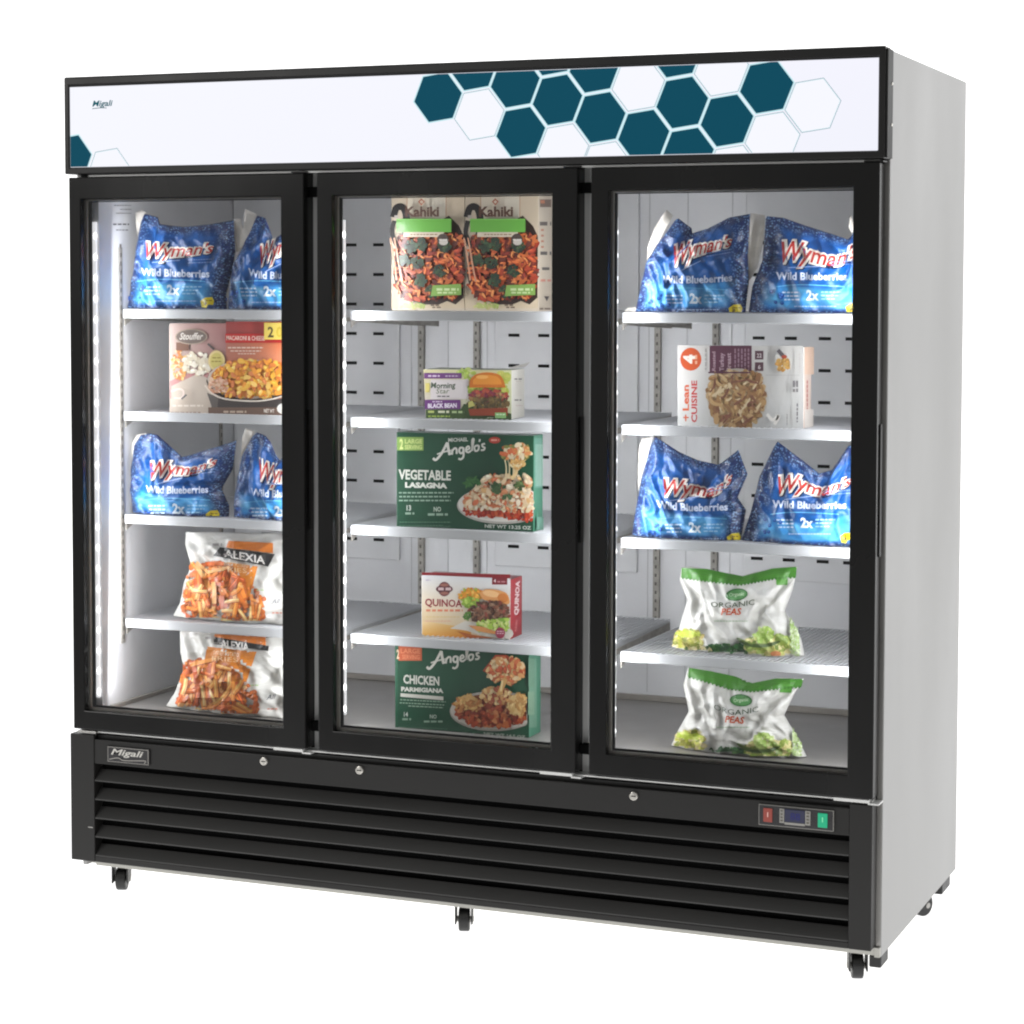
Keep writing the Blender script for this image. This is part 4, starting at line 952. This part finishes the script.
def blue_film(N, L, rng, mix, mt, uv, sep):
    s, t = sep.outputs[0], sep.outputs[1]
    n1 = N('ShaderNodeTexNoise'); n1.inputs['Scale'].default_value = 5; n1.inputs['Detail'].default_value = 5; L(uv.outputs[0], n1.inputs['Vector'])
    c = mix(rng(t, 0.35, 0.95), (0.004, 0.105, 0.37), (0.003, 0.038, 0.17))
    c = mix(rng(n1.outputs[0], 0.45, 0.7), c, (0.006, 0.125, 0.46))
    # paler wave-like band low down
    band = mt('MULTIPLY', rng(t, 0.33, 0.28), rng(t, 0.03, 0.09)); band = mt('MULTIPLY', band, rng(s, 0.03, 0.10))
    c = mix(mt('MULTIPLY', band, 0.9), c, mix(rng(n1.outputs[0], 0.4, 0.65), (0.035, 0.26, 0.62), (0.12, 0.46, 0.76)))
    # berry speckle along both sides, the top seam and the foot
    vo = N('ShaderNodeTexVoronoi'); vo.inputs['Scale'].default_value = 54; L(uv.outputs[0], vo.inputs['Vector'])
    side = mt('MAXIMUM', rng(s, 0.20, 0.08), rng(s, 0.80, 0.92)); side = mt('MAXIMUM', side, rng(t, 0.86, 0.95)); side = mt('MAXIMUM', side, rng(t, 0.07, 0.02))
    spk = mix(rng(vo.outputs['Distance'], 0.2, 0.55), (0.18, 0.33, 0.58), (0.005, 0.020, 0.085))
    sc = N('ShaderNodeSeparateColor'); L(vo.outputs['Color'], sc.inputs[0])
    spk = mix(rng(sc.outputs[0], 0.25, 0.5), (0.010, 0.026, 0.13), spk)
    return mix(side, c, spk)
M['blue_film'] = film_mat('printed blue frozen fruit film', blue_film, 0.34, 0.2)
def white_back(N, L, rng, mix, mt, uv, sep):
    n1 = N('ShaderNodeTexNoise'); n1.inputs['Scale'].default_value = 14; L(uv.outputs[0], n1.inputs['Vector'])
    return mix(rng(n1.outputs[0], 0.4, 0.65), (0.66, 0.63, 0.58), (0.74, 0.72, 0.69))
M['back_film'] = film_mat('white back film', white_back, 0.35, 0.2)
def cream_film(N, L, rng, mix, mt, uv, sep):
    n1 = N('ShaderNodeTexNoise'); n1.inputs['Scale'].default_value = 7; n1.inputs['Detail'].default_value = 6; L(uv.outputs[0], n1.inputs['Vector'])
    return mix(rng(n1.outputs[0], 0.35, 0.7), (0.60, 0.59, 0.55), (0.74, 0.73, 0.70))
M['cream_film'] = film_mat('white poly film', cream_film, 0.3, 0.3)

def px(crop, pts): return [(crop[0] + x * crop[2], crop[1] + y * crop[2]) for x, y in pts]

def berry_bag(label, z0, Yc, th, seed, left, top, right, fin, logo, logo_h, wild, two, patch, folds, grp='blue bags of frozen blueberries'):
    bm, hit, c = bag_body(left, top, right, z0, Yc, th, seed, folds=folds)
    e = empty('blueberry_bag', c, label, 'frozen food bag', grp)
    obj('pouch', bm, [M['blue_film'], M['back_film']], e)
    for fp in fin:
        f2 = bmesh.new(); vs = [f2.verts.new(at(u, v, Yc + 0.012 + 0.004 * math.sin(k * 1.7))) for k, (u, v) in enumerate(fp)]; f2.faces.new(vs)
        bmesh.ops.triangulate(f2, faces=f2.faces[:]); bmesh.ops.subdivide_edges(f2, edges=f2.edges[:], cuts=3, use_grid_fill=True)
        for v in f2.verts: v.co.y += 0.006 * noise.noise(v.co * 28); v.co.z = max(v.co.z, z0 + 0.001)
        fo = obj('side_gusset', f2, M['white_film'], e, smooth=True); fo.modifiers.new('thick', 'SOLIDIFY').thickness = 0.001
    a = Art(hit, grid=2.0, step=3e-5)
    RED, WHT = (176, 40, 34), (232, 226, 216)
    sh = 0.32
    # fine print, wordmark shadow, wordmark
    b = logo
    for dx, dy, col, bo in ((0.7, 0.8, (10, 22, 60), 0.10), (0, 0, WHT, 0.085), (0, 0, RED, 0.012)):
        a.text("Wyman's", [(p[0] + dx, p[1] + dy) for p in b], logo_h, col, bo, sh)
    hh = logo_h[0] if isinstance(logo_h, tuple) else logo_h
    a.line([(b[0][0] + 6, b[0][1] + 5.2), (sum(p[0] for p in b) / len(b), sum(p[1] for p in b) / len(b) + 5.0)], 0.9, (150, 176, 224))
    for k in range(2):
        m0 = b[-1]; a.tiny(m0[0] - 26, m0[0] - 2, m0[1] + 7.5 + k * 3.0, 0.8, (130, 160, 214), seed + k, (b[-1][1] - b[0][1]) / (b[-1][0] - b[0][0]) * 0.5)
    a.text('Wild Blueberries', wild, 7.2, (206, 218, 240), 0.03)
    a.text('2x', [two, (two[0] + 12.5, two[1] + 0.4)], 9.5, (222, 236, 246), 0.035)
    for k in range(3):
        a.tiny(two[0] + 15, two[0] + 35 - k * 3, two[1] - 8.2 + k * 3.4, 1.3, (160, 206, 236), seed * 3 + k); 
    for k in range(3): a.tiny(two[0] - 24 + k, two[0] - 7, two[1] - 8 + k * 3.6, 1.4, (190, 216, 240), seed * 5 + k)
    a.tiny(two[0] - 12, two[0] + 30, two[1] + 6.2, 1.0, (176, 200, 236), seed)
    a.line([(two[0] - 30, two[1] - 13), (two[0] - 5, two[1] - 15), (two[0] + 38, two[1] - 13)], 0.8, (110, 190, 232))
    rnd = random.Random(seed)
    for k in range(7):    # printed loose berries
        bx, by = two[0] - 34 + rnd.uniform(-6, 14), two[1] + rnd.uniform(-8, 6); r = rnd.uniform(1.4, 2.4)
        a.oval(bx, by, r, r, (24, 70, 150), n=10); a.oval(bx - 0.4, by - 0.5, r * 0.5, r * 0.4, (70, 130, 205), n=8)
    if patch:
        x, y = patch; a.poly([(x, y + 1), (x + 5, y - 2.5), (x + 12, y - 3), (x + 14, y + 1), (x + 13, y + 5), (x + 8, y + 4.5), (x + 6, y + 8), (x + 1.5, y + 7)], (206, 186, 32)); a.text('$', [(x + 3.5, y + 4.5), (x + 7, y + 4.5)], 5, (90, 70, 10), 0.03)
        a.tiny(x + 6, x + 12, y, 1.1, (120, 96, 20), seed)
    a.build('front_print', M['film_print'], e)

C1 = (115, 200, 0.1709)
berry_bag('blue blueberry bag with a flat top edge, whole, on the top left shelf', SH[0], 0.135, 0.044, 1,
    px(C1, [(75, 645), (85, 560), (102, 470), (130, 250), (150, 130)]), px(C1, [(150, 130), (172, 80), (250, 100), (262, 142), (400, 158), (550, 142), (692, 118)]), px(C1, [(655, 645), (650, 560), (690, 400), (705, 300), (695, 118)]),
    [px(C1, [(120, 75), (160, 58), (185, 72), (150, 160), (130, 205)])],
    px(C1, [(180, 335), (380, 330), (578, 305)]), (15.5, 9), px(C1, [(152, 440), (350, 448), (552, 452)]), px(C1, [(304, 552)])[0], px(C1, [(498, 585)])[0],
    [(0.12, 1.0, 0.3, 0.62, 0.016, 0.05), (0.9, 0.9, 0.75, 0.4, 0.012, 0.06), (0.5, 0.98, 0.45, 0.8, 0.008, 0.05)])
berry_bag('blue blueberry bag cut off by the door frame on the top left shelf', SH[0], 0.135, 0.044, 2,
    px(C1, [(662, 645), (680, 480), (700, 370), (780, 240), (826, 130)]), px(C1, [(826, 130), (832, 90), (880, 105), (912, 190), (925, 232), (978, 196), (1080, 180), (1190, 150)]), px(C1, [(1210, 650), (1200, 500), (1215, 300), (1190, 150)]),
    [px(C1, [(698, 112), (738, 108), (750, 175), (762, 52), (826, 82), (815, 190), (742, 285), (712, 310), (700, 200)])],
    px(C1, [(850, 385), (960, 325), (1150, 300)]), (20, 12), px(C1, [(780, 440), (900, 462), (1160, 440)]), px(C1, [(870, 560)])[0], None,
    [(0.42, 1.0, 0.28, 0.55, 0.030, 0.06), (0.2, 0.9, 0.2, 0.4, 0.010, 0.05), (0.7, 0.9, 0.6, 0.4, 0.014, 0.05)])
C3 = (115, 420, 0.1709)
berry_bag('blue blueberry bag with a deep notch, whole, on the third left shelf', SH[2], 0.132, 0.044, 3,
    px(C3, [(103, 575), (95, 430), (95, 300), (110, 150)]), px(C3, [(110, 150), (150, 88), (200, 78), (248, 86), (320, 150), (392, 215), (420, 212), (520, 180), (650, 140), (712, 118)]), px(C3, [(668, 590), (670, 520), (625, 410), (690, 290), (712, 118)]),
    [px(C3, [(95, 140), (125, 88), (185, 76), (150, 130), (112, 230), (94, 260)])],
    px(C3, [(205, 345), (320, 320), (450, 318), (598, 255)]), (17, 6), px(C3, [(180, 425), (360, 430), (545, 425)]), px(C3, [(335, 545)])[0], px(C3, [(530, 545)])[0],
    [(0.45, 1.0, 0.42, 0.6, 0.030, 0.06), (0.3, 0.9, 0.15, 0.3, 0.010, 0.04), (0.95, 0.45, 0.6, 0.55, 0.020, 0.06), (0.2, 1.0, 0.25, 0.5, 0.012, 0.035)])
berry_bag('blue blueberry bag cut off by the door frame on the third left shelf', SH[2], 0.132, 0.044, 4,
    px(C3, [(697, 592), (700, 480), (720, 330), (745, 210), (800, 100)]), px(C3, [(800, 100), (832, 72), (880, 92), (912, 130), (942, 205), (965, 235), (1020, 170), (1180, 110)]), px(C3, [(1210, 605), (1200, 420), (1220, 250), (1180, 110)]),
    [px(C3, [(738, 215), (742, 110), (765, 48), (822, 66), (800, 110), (765, 165)])],
    px(C3, [(845, 345), (960, 365), (1150, 330)]), (20, 12), px(C3, [(795, 440), (930, 452), (1160, 440)]), px(C3, [(932, 560)])[0], None,
    [(0.38, 1.0, 0.35, 0.55, 0.030, 0.06), (0.15, 0.9, 0.2, 0.2, 0.012, 0.05)])
C5 = (625, 205, 0.12695)
berry_bag('left blueberry bag with a stepped top, on the top shelf behind the right door', SH[0], 0.140, 0.046, 5,
    px(C5, [(80, 845), (112, 700), (168, 450), (270, 290), (395, 120)]), px(C5, [(395, 120), (420, 105), (525, 182), (530, 222), (650, 185), (820, 98), (985, 70)]), px(C5, [(948, 850), (975, 610), (968, 400), (985, 70)]),
    [px(C5, [(328, 38), (378, 82), (300, 225), (172, 445), (178, 330), (235, 180)]), px(C5, [(0, 835), (30, 808), (95, 806), (85, 848), (5, 850)])],
    px(C5, [(385, 480), (560, 400), (845, 320)]), (20, 10), px(C5, [(295, 612), (560, 615), (845, 598)]), px(C5, [(508, 772)])[0], px(C5, [(815, 805)])[0],
    [(0.32, 1.0, 0.22, 0.6, 0.026, 0.045), (0.8, 0.8, 0.6, 0.2, 0.010, 0.06), (0.3, 0.35, 0.28, 0.1, 0.012, 0.03)])
C6 = (740, 205, 0.11719)
berry_bag('right blueberry bag with a sloping top, on the top shelf behind the right door', SH[0], 0.140, 0.046, 6,
    px(C6, [(72, 930), (105, 700), (190, 480), (205, 300), (218, 115)]), px(C6, [(218, 115), (232, 95), (370, 108), (560, 175), (750, 235), (920, 292), (960, 250), (990, 120), (1080, 130), (1180, 160)]), px(C6, [(1220, 935), (1190, 700), (1200, 400), (1180, 160)]),
    [px(C6, [(90, 68), (216, 88), (196, 330), (140, 560), (75, 655), (52, 500), (70, 300)]), px(C6, [(938, 98), (952, 96), (975, 200), (972, 275), (930, 190)])],
    px(C6, [(355, 490), (520, 470), (700, 510), (860, 510), (1000, 420)]), (21, 12), px(C6, [(308, 635), (560, 638), (915, 640)]), px(C6, [(565, 808)])[0], px(C6, [(900, 860)])[0],
    [(0.78, 1.0, 0.7, 0.45, 0.034, 0.045), (0.1, 0.6, 0.3, 0.2, 0.012, 0.05)])
C7 = (620, 430, 0.23438)
berry_bag('left blueberry bag with two raised corners, third shelf behind the right door', SH[2], 0.138, 0.046, 7,
    px(C7, [(50, 476), (68, 350), (92, 210), (130, 65)]), px(C7, [(130, 65), (152, 28), (250, 92), (330, 128), (418, 148), (440, 135), (505, 84)]), px(C7, [(516, 490), (538, 350), (502, 292), (545, 190), (505, 84)]),
    [px(C7, [(80, 80), (95, 35), (140, 30), (128, 80), (96, 190), (80, 260), (76, 180)])],
    px(C7, [(185, 280), (300, 275), (400, 280), (480, 215)]), (17, 9), px(C7, [(155, 330), (290, 345), (460, 342)]), px(C7, [(293, 435)])[0], px(C7, [(456, 452)])[0],
    [(0.78, 1.0, 0.5, 0.55, 0.034, 0.05), (0.65, 1.0, 0.62, 0.7, 0.02, 0.03), (0.2, 1.0, 0.25, 0.5, 0.010, 0.04)])
berry_bag('right blueberry bag with a V-notched top, third shelf behind the right door', SH[2], 0.138, 0.046, 8,
    px(C7, [(516, 490), (560, 350), (595, 200), (655, 75)]), px(C7, [(655, 75), (672, 48), (760, 115), (850, 185), (905, 170), (975, 65), (1080, 60)]), px(C7, [(1095, 510), (1075, 400), (1090, 250), (1080, 60)]),
    [],
    px(C7, [(675, 275), (760, 255), (860, 280), (990, 230)]), (18, 8), px(C7, [(650, 330), (790, 335), (965, 335)]), px(C7, [(770, 415)])[0], px(C7, [(938, 450)])[0],
    [(0.55, 1.0, 0.5, 0.6, 0.036, 0.05), (0.2, 0.8, 0.3, 0.45, 0.012, 0.04), (0.8, 0.9, 0.7, 0.3, 0.012, 0.05)])

# --- sweet potato fries bags
FRY = [(232, 138, 56), (220, 120, 46), (238, 160, 82), (210, 104, 40), (240, 182, 116), (196, 90, 38)]
def fries_bag(label, z0, Yc, seed, crop, left, top, right, orange, black, letters, small, cap, zone, corner):
    bm, hit, c = bag_body(px(crop, left), px(crop, top), px(crop, right), z0, Yc, 0.055, seed, wr=1.15, folds=[(0.05, 0.95, 0.25, 0.4, 0.016, 0.04), (0.95, 0.9, 0.7, 0.4, 0.014, 0.05), (0.75, 0.1, 0.9, 0.5, 0.012, 0.04)])
    e = empty('fries_bag', c, label, 'frozen food bag', 'bags of sweet potato fries')
    obj('pouch', bm, [M['cream_film'], M['back_film']], e)
    a = Art(hit, grid=26 if False else 3.2, crop=crop, step=1.6e-5)
    a.poly(orange, (214, 130, 44)); ox = [(p[0] * 0.8 + 105, p[1] * 0.7 + 130) for p in orange]
    rnd = random.Random(seed)
    zx0, zy0, zx1, zy1 = zone
    def inz(x, y):
        return (y > zy0 + 0.0 * x) and zx0 + (zy1 - y) * 0.16 < x < zx1 and y < zy1 - 20 + 0.05 * (x - zx0) and y > zy0 + max(0, (x - (zx0 + 0.55 * (zx1 - zx0)))) * 0.95
    a.chunks(inz, zone, [(196, 104, 44), (180, 90, 38), (210, 120, 56)], 120, (20, 32), seed, 1.2, jit=5)
    for k in range(150):
        for _ in range(30):
            x, y = rnd.uniform(zx0, zx1), rnd.uniform(zy0, zy1)
            if inz(x, y): break
        an = rnd.uniform(-2.2, -0.5) if rnd.random() < 0.7 else rnd.uniform(-0.4, 0.9); l = rnd.uniform(80, 190); cu = rnd.uniform(-14, 14)
        dx, dy = math.cos(an) * l / 2, math.sin(an) * l / 2
        p = [(x - dx, y - dy), (x + cu * 0.5, y + cu * 0.5), (x + dx, y + dy)]
        if not (inz(*p[0]) and inz(*p[2])): continue
        cc = rnd.choice(FRY); w = rnd.uniform(24, 36)
        a.line([(q[0] + 4, q[1] + 5) for q in p], w * 1.06, (166, 80, 34), False); a.line(p, w, cc, False)
        if rnd.random() < 0.6: a.line([(q[0] - w * 0.14, q[1] - w * 0.2) for q in p], w * 0.32, tuple(min(255, v * 1.1 + 34) for v in cc), True)
    for q in ((480, 560, 600, 800), (560, 600, 760, 800), (520, 480, 700, 700)):
        pass
    a.poly(cap, (206, 118, 48)); a.poly(black, (34, 32, 32))
    a.text('ALEXIA', letters, 62, (220, 216, 210), 0.02, 0.0); a.tiny(small[0], small[0] + 110, small[1] - 96, 13, (150, 146, 142), 5)
    a.text('SWEET POTATO', [small, (small[0] + 200, small[1] + 22)], 34, (240, 210, 170), 0.0); a.text('FRIES', [(small[0] - 10, small[1] + 45), (small[0] + 190, small[1] + 62)], 36, (238, 196, 140), 0.0)
    x, y = corner; a.text('All', [(x, y), (x + 80, y - 14)], 36, (92, 92, 98), 0.02, 0.3); a.tiny(x + 10, x + 90, y + 66, 10, (206, 120, 90), 3); a.tiny(x - 120, x - 60, y - 120, 9, (160, 190, 120), 6)
    a.tiny(x - 480, x - 400, y - 500, 22, (150, 146, 144), 9)
    a.build('front_print', M['film_print'], e)
CF = (165, 520, 0.12207)
fries_bag('clear and white bag of orange sweet potato fries on the lowest left shelf', SH[3], 0.175, 11, CF,
    [(70, 800), (130, 690), (165, 500), (215, 380), (165, 200), (170, 95)], [(170, 95), (420, 98), (700, 104), (960, 108), (1240, 112)], [(1230, 880), (1210, 600), (1180, 400), (1240, 112)],
    [(385, 330), (760, 380), (690, 640), (560, 700), (420, 560), (350, 420)], [(450, 222), (900, 280), (845, 382), (395, 292)], [(485, 300), (820, 362)], (480, 372), [(520, 170), (885, 188), (885, 272), (500, 226)], (120, 345, 810, 850), (868, 690))
CG = (160, 625, 0.12695)
fries_bag('bag of orange sweet potato fries on the freezer floor behind the left door', ZF, 0.125, 12, CG,
    [(50, 640), (120, 530), (190, 340), (160, 210), (155, 20)], [(155, 20), (420, 24), (700, 30), (960, 34), (1220, 40)], [(1230, 760), (1200, 560), (1180, 300), (1220, 40)],
    [(370, 170), (760, 210), (650, 540), (540, 600), (400, 480), (340, 330)], [(425, 92), (858, 165), (852, 205), (420, 150)], [(478, 178), (700, 205)], (420, 232), [(430, 70), (832, 95), (832, 160), (426, 92)], (110, 262, 770, 730), (835, 590))

# --- organic peas bags
def peas_bag(label, z0, Yc, seed, crop, left, top, right, band, tab, badge, org, peas_b, under, pics):
    bm, hit, c = bag_body(px(crop, left), px(crop, top), px(crop, right), z0, Yc, 0.055, seed, wr=1.0, folds=[(0.02, 0.95, 0.3, 0.3, 0.020, 0.04), (0.98, 0.92, 0.62, 0.25, 0.022, 0.04), (0.12, 0.7, 0.2, 0.2, 0.012, 0.035)])
    e = empty('peas_bag', c, label, 'frozen food bag', 'white bags of organic peas')
    obj('pouch', bm, [M['cream_film'], M['back_film']], e)
    a = Art(hit, grid=2.0, crop=crop, step=1.6e-5)
    a.poly(band, (74, 138, 46)); a.poly(tab, (84, 148, 56))
    n = len(band) // 2; lo = band[n:][::-1]
    for k in range(len(lo) - 1):   # crimped lower edge of the seal
        (xa, ya), (xb, yb) = lo[k], lo[k + 1]; m = max(1, int((xb - xa) / 22))
        for q in range(m):
            f = (q + 0.5) / m; a.oval(xa + (xb - xa) * f, ya + (yb - ya) * f, 9, 10, (66, 126, 42), n=8)
    up = band[:n]
    for w_, cc in ((9, (96, 158, 60)), (5, (60, 116, 40))):
        a.line([(x * 0.5 + X2 * 0.5, y * 0.5 + Y2 * 0.5) for (x, y), (X2, Y2) in zip(up, lo)], w_, cc)
    x, y, ang = badge; a.oval(x, y, 72, 40, (60, 112, 60), ang); a.oval(x, y, 62, 31, (88, 146, 84), ang); a.text('Organic', [(x - 48, y + 12 + 0), (x + 48, y + 4)], 22, (186, 210, 176), 0.02)
    a.text('ORGANIC', org, 34, (74, 90, 66), 0.0); a.text('PEAS', peas_b, 42, (200, 84, 40), 0.02, 0.2)
    a.tiny(under[0], under[0] + 215, under[1], 6, (150, 170, 140), seed)
    rnd = random.Random(seed)
    Lx, Ly, Mx, My, Rx, Ry, Bx = pics
    a.chunks(in_oval(Lx, Ly, 95, 75), (Lx - 95, Ly - 75, Lx + 90, Ly + 75), [(176, 170, 96), (206, 186, 130), (150, 150, 60), (120, 130, 50), (222, 206, 166), (186, 190, 70)], 70, (13, 24), seed)
    a.chunks(in_oval(Lx, Ly - 45, 70, 16), (Lx - 70, Ly - 60, Lx + 70, Ly - 30), [(176, 196, 60), (196, 206, 90)], 16, (9, 15), seed, 3, 0.2)
    a.chunks(in_oval(Mx, My, 150, 34), (Mx - 150, My - 34, Mx + 150, My + 34), [(40, 84, 44), (56, 104, 54), (30, 66, 36), (78, 120, 60)], 70, (11, 20), seed + 1)
    a.chunks(in_oval(Mx - 200, My + 6, 130, 20), (Mx - 300, My - 14, Mx - 100, My + 26), [(62, 96, 50), (196, 186, 140), (226, 206, 160)], 26, (8, 14), seed + 5)
    a.chunks(in_oval(Rx, Ry, 150, 80), (Rx - 150, Ry - 50, Rx + 140, Ry + 85), [(190, 196, 110), (214, 200, 136), (140, 160, 66), (104, 130, 50), (150, 172, 80), (222, 208, 154)], 110, (13, 26), seed + 2)
    a.chunks(in_oval(Rx - 40, Ry - 60, 60, 50), (Rx - 100, Ry - 110, Rx + 20, Ry - 10), [(150, 184, 80), (176, 200, 110), (200, 214, 140)], 30, (9, 18), seed + 3)
    a.line([(Rx - 210, Ry - 40), (Rx - 130, Ry), (Rx - 20, Ry + 6), (Rx + 70, Ry - 20)], 26, (72, 92, 40), True); a.line([(Rx - 200, Ry - 42), (Rx - 120, Ry - 8), (Rx - 10, Ry - 4)], 8, (120, 140, 66), True)
    a.chunks(lambda x, y: True, (Bx, Ry - 170, Bx + 55, Ry + 90), [(166, 190, 126), (146, 174, 100), (190, 204, 156), (206, 214, 184)], 110, (8, 13), seed + 4, 1.0)
    a.oval(Rx + 40, Ry + 60, 34, 18, (190, 124, 80))
    a.build('front_print', M['film_print'], e)
CP = (660, 560, 0.15625)
peas_bag('white organic peas bag with green top on the lowest right shelf', SH[3], 0.190, 21, CP,
    [(80, 612), (125, 450), (175, 260), (125, 130), (135, 48)], [(135, 48), (200, 42), (300, 56), (420, 82), (530, 102), (610, 76), (740, 50), (880, 40)], [(928, 636), (905, 520), (800, 330), (850, 190), (880, 40)],
    [(138, 50), (300, 58), (530, 104), (720, 54), (876, 44), (870, 108), (730, 118), (510, 158), (300, 134), (135, 112)], [(742, 100), (820, 96), (815, 160), (745, 162)], (490, 222, -8), [(325, 300), (460, 305), (605, 285)], [(390, 352), (522, 350)], (345, 388), (180, 520, 430, 575, 700, 540, 835))
CQ = (660, 660, 0.15625)
peas_bag('white organic peas bag with sagging green top on the freezer floor behind the right door', ZF, 0.150, 22, CQ,
    [(72, 592), (120, 470), (185, 340), (148, 160), (180, 48)], [(180, 48), (300, 66), (400, 88), (500, 112), (560, 150), (640, 145), (760, 112), (922, 120)], [(940, 648), (860, 480), (795, 360), (870, 200), (922, 120)],
    [(185, 50), (330, 72), (480, 104), (590, 148), (740, 118), (918, 122), (905, 172), (740, 184), (590, 200), (450, 185), (300, 140), (178, 105)], [(770, 160), (850, 156), (840, 210), (765, 208)], (518, 258, 4), [(345, 315), (480, 352), (630, 330)], [(415, 398), (540, 408)], (360, 428), (190, 530, 430, 600, 700, 575, 850))

# ------------------------------------------------------------------ light
for k_ in ('led', 'led_glow', 'screen', 'red_led', 'green_led'): M[k_].cycles.emission_sampling = 'NONE'
w = bpy.data.worlds.new('World'); S.world = w; w.use_nodes = True
bg = w.node_tree.nodes['Background']; bg.inputs[0].default_value = (1, 1, 1, 1); bg.inputs[1].default_value = 0.28
def softbox(loc, target, sx, sy, e, col=(1, 1, 1)):
    l = bpy.data.lights.new('softbox', 'AREA'); l.shape = 'RECTANGLE'; l.size = sx; l.size_y = sy; l.energy = e; l.color = col
    o = bpy.data.objects.new('softbox', l); COL.objects.link(o); o.location = loc
    o.rotation_euler = (Vector(target) - Vector(loc)).to_track_quat('-Z', 'Y').to_euler()
softbox((-3.5, -5.5, 3.6), (1.0, 0, 1.0), 2.5, 2.0, 110, (1, 0.985, 0.96))

S.render.engine = 'CYCLES'
S.cycles.max_bounces = 6; S.cycles.transparent_max_bounces = 12; S.cycles.sample_clamp_indirect = 4
S.cycles.filter_width = 2.1
S.view_settings.view_transform = 'Standard'; S.view_settings.look = 'None'; S.view_settings.exposure = 0; S.view_settings.gamma = 1
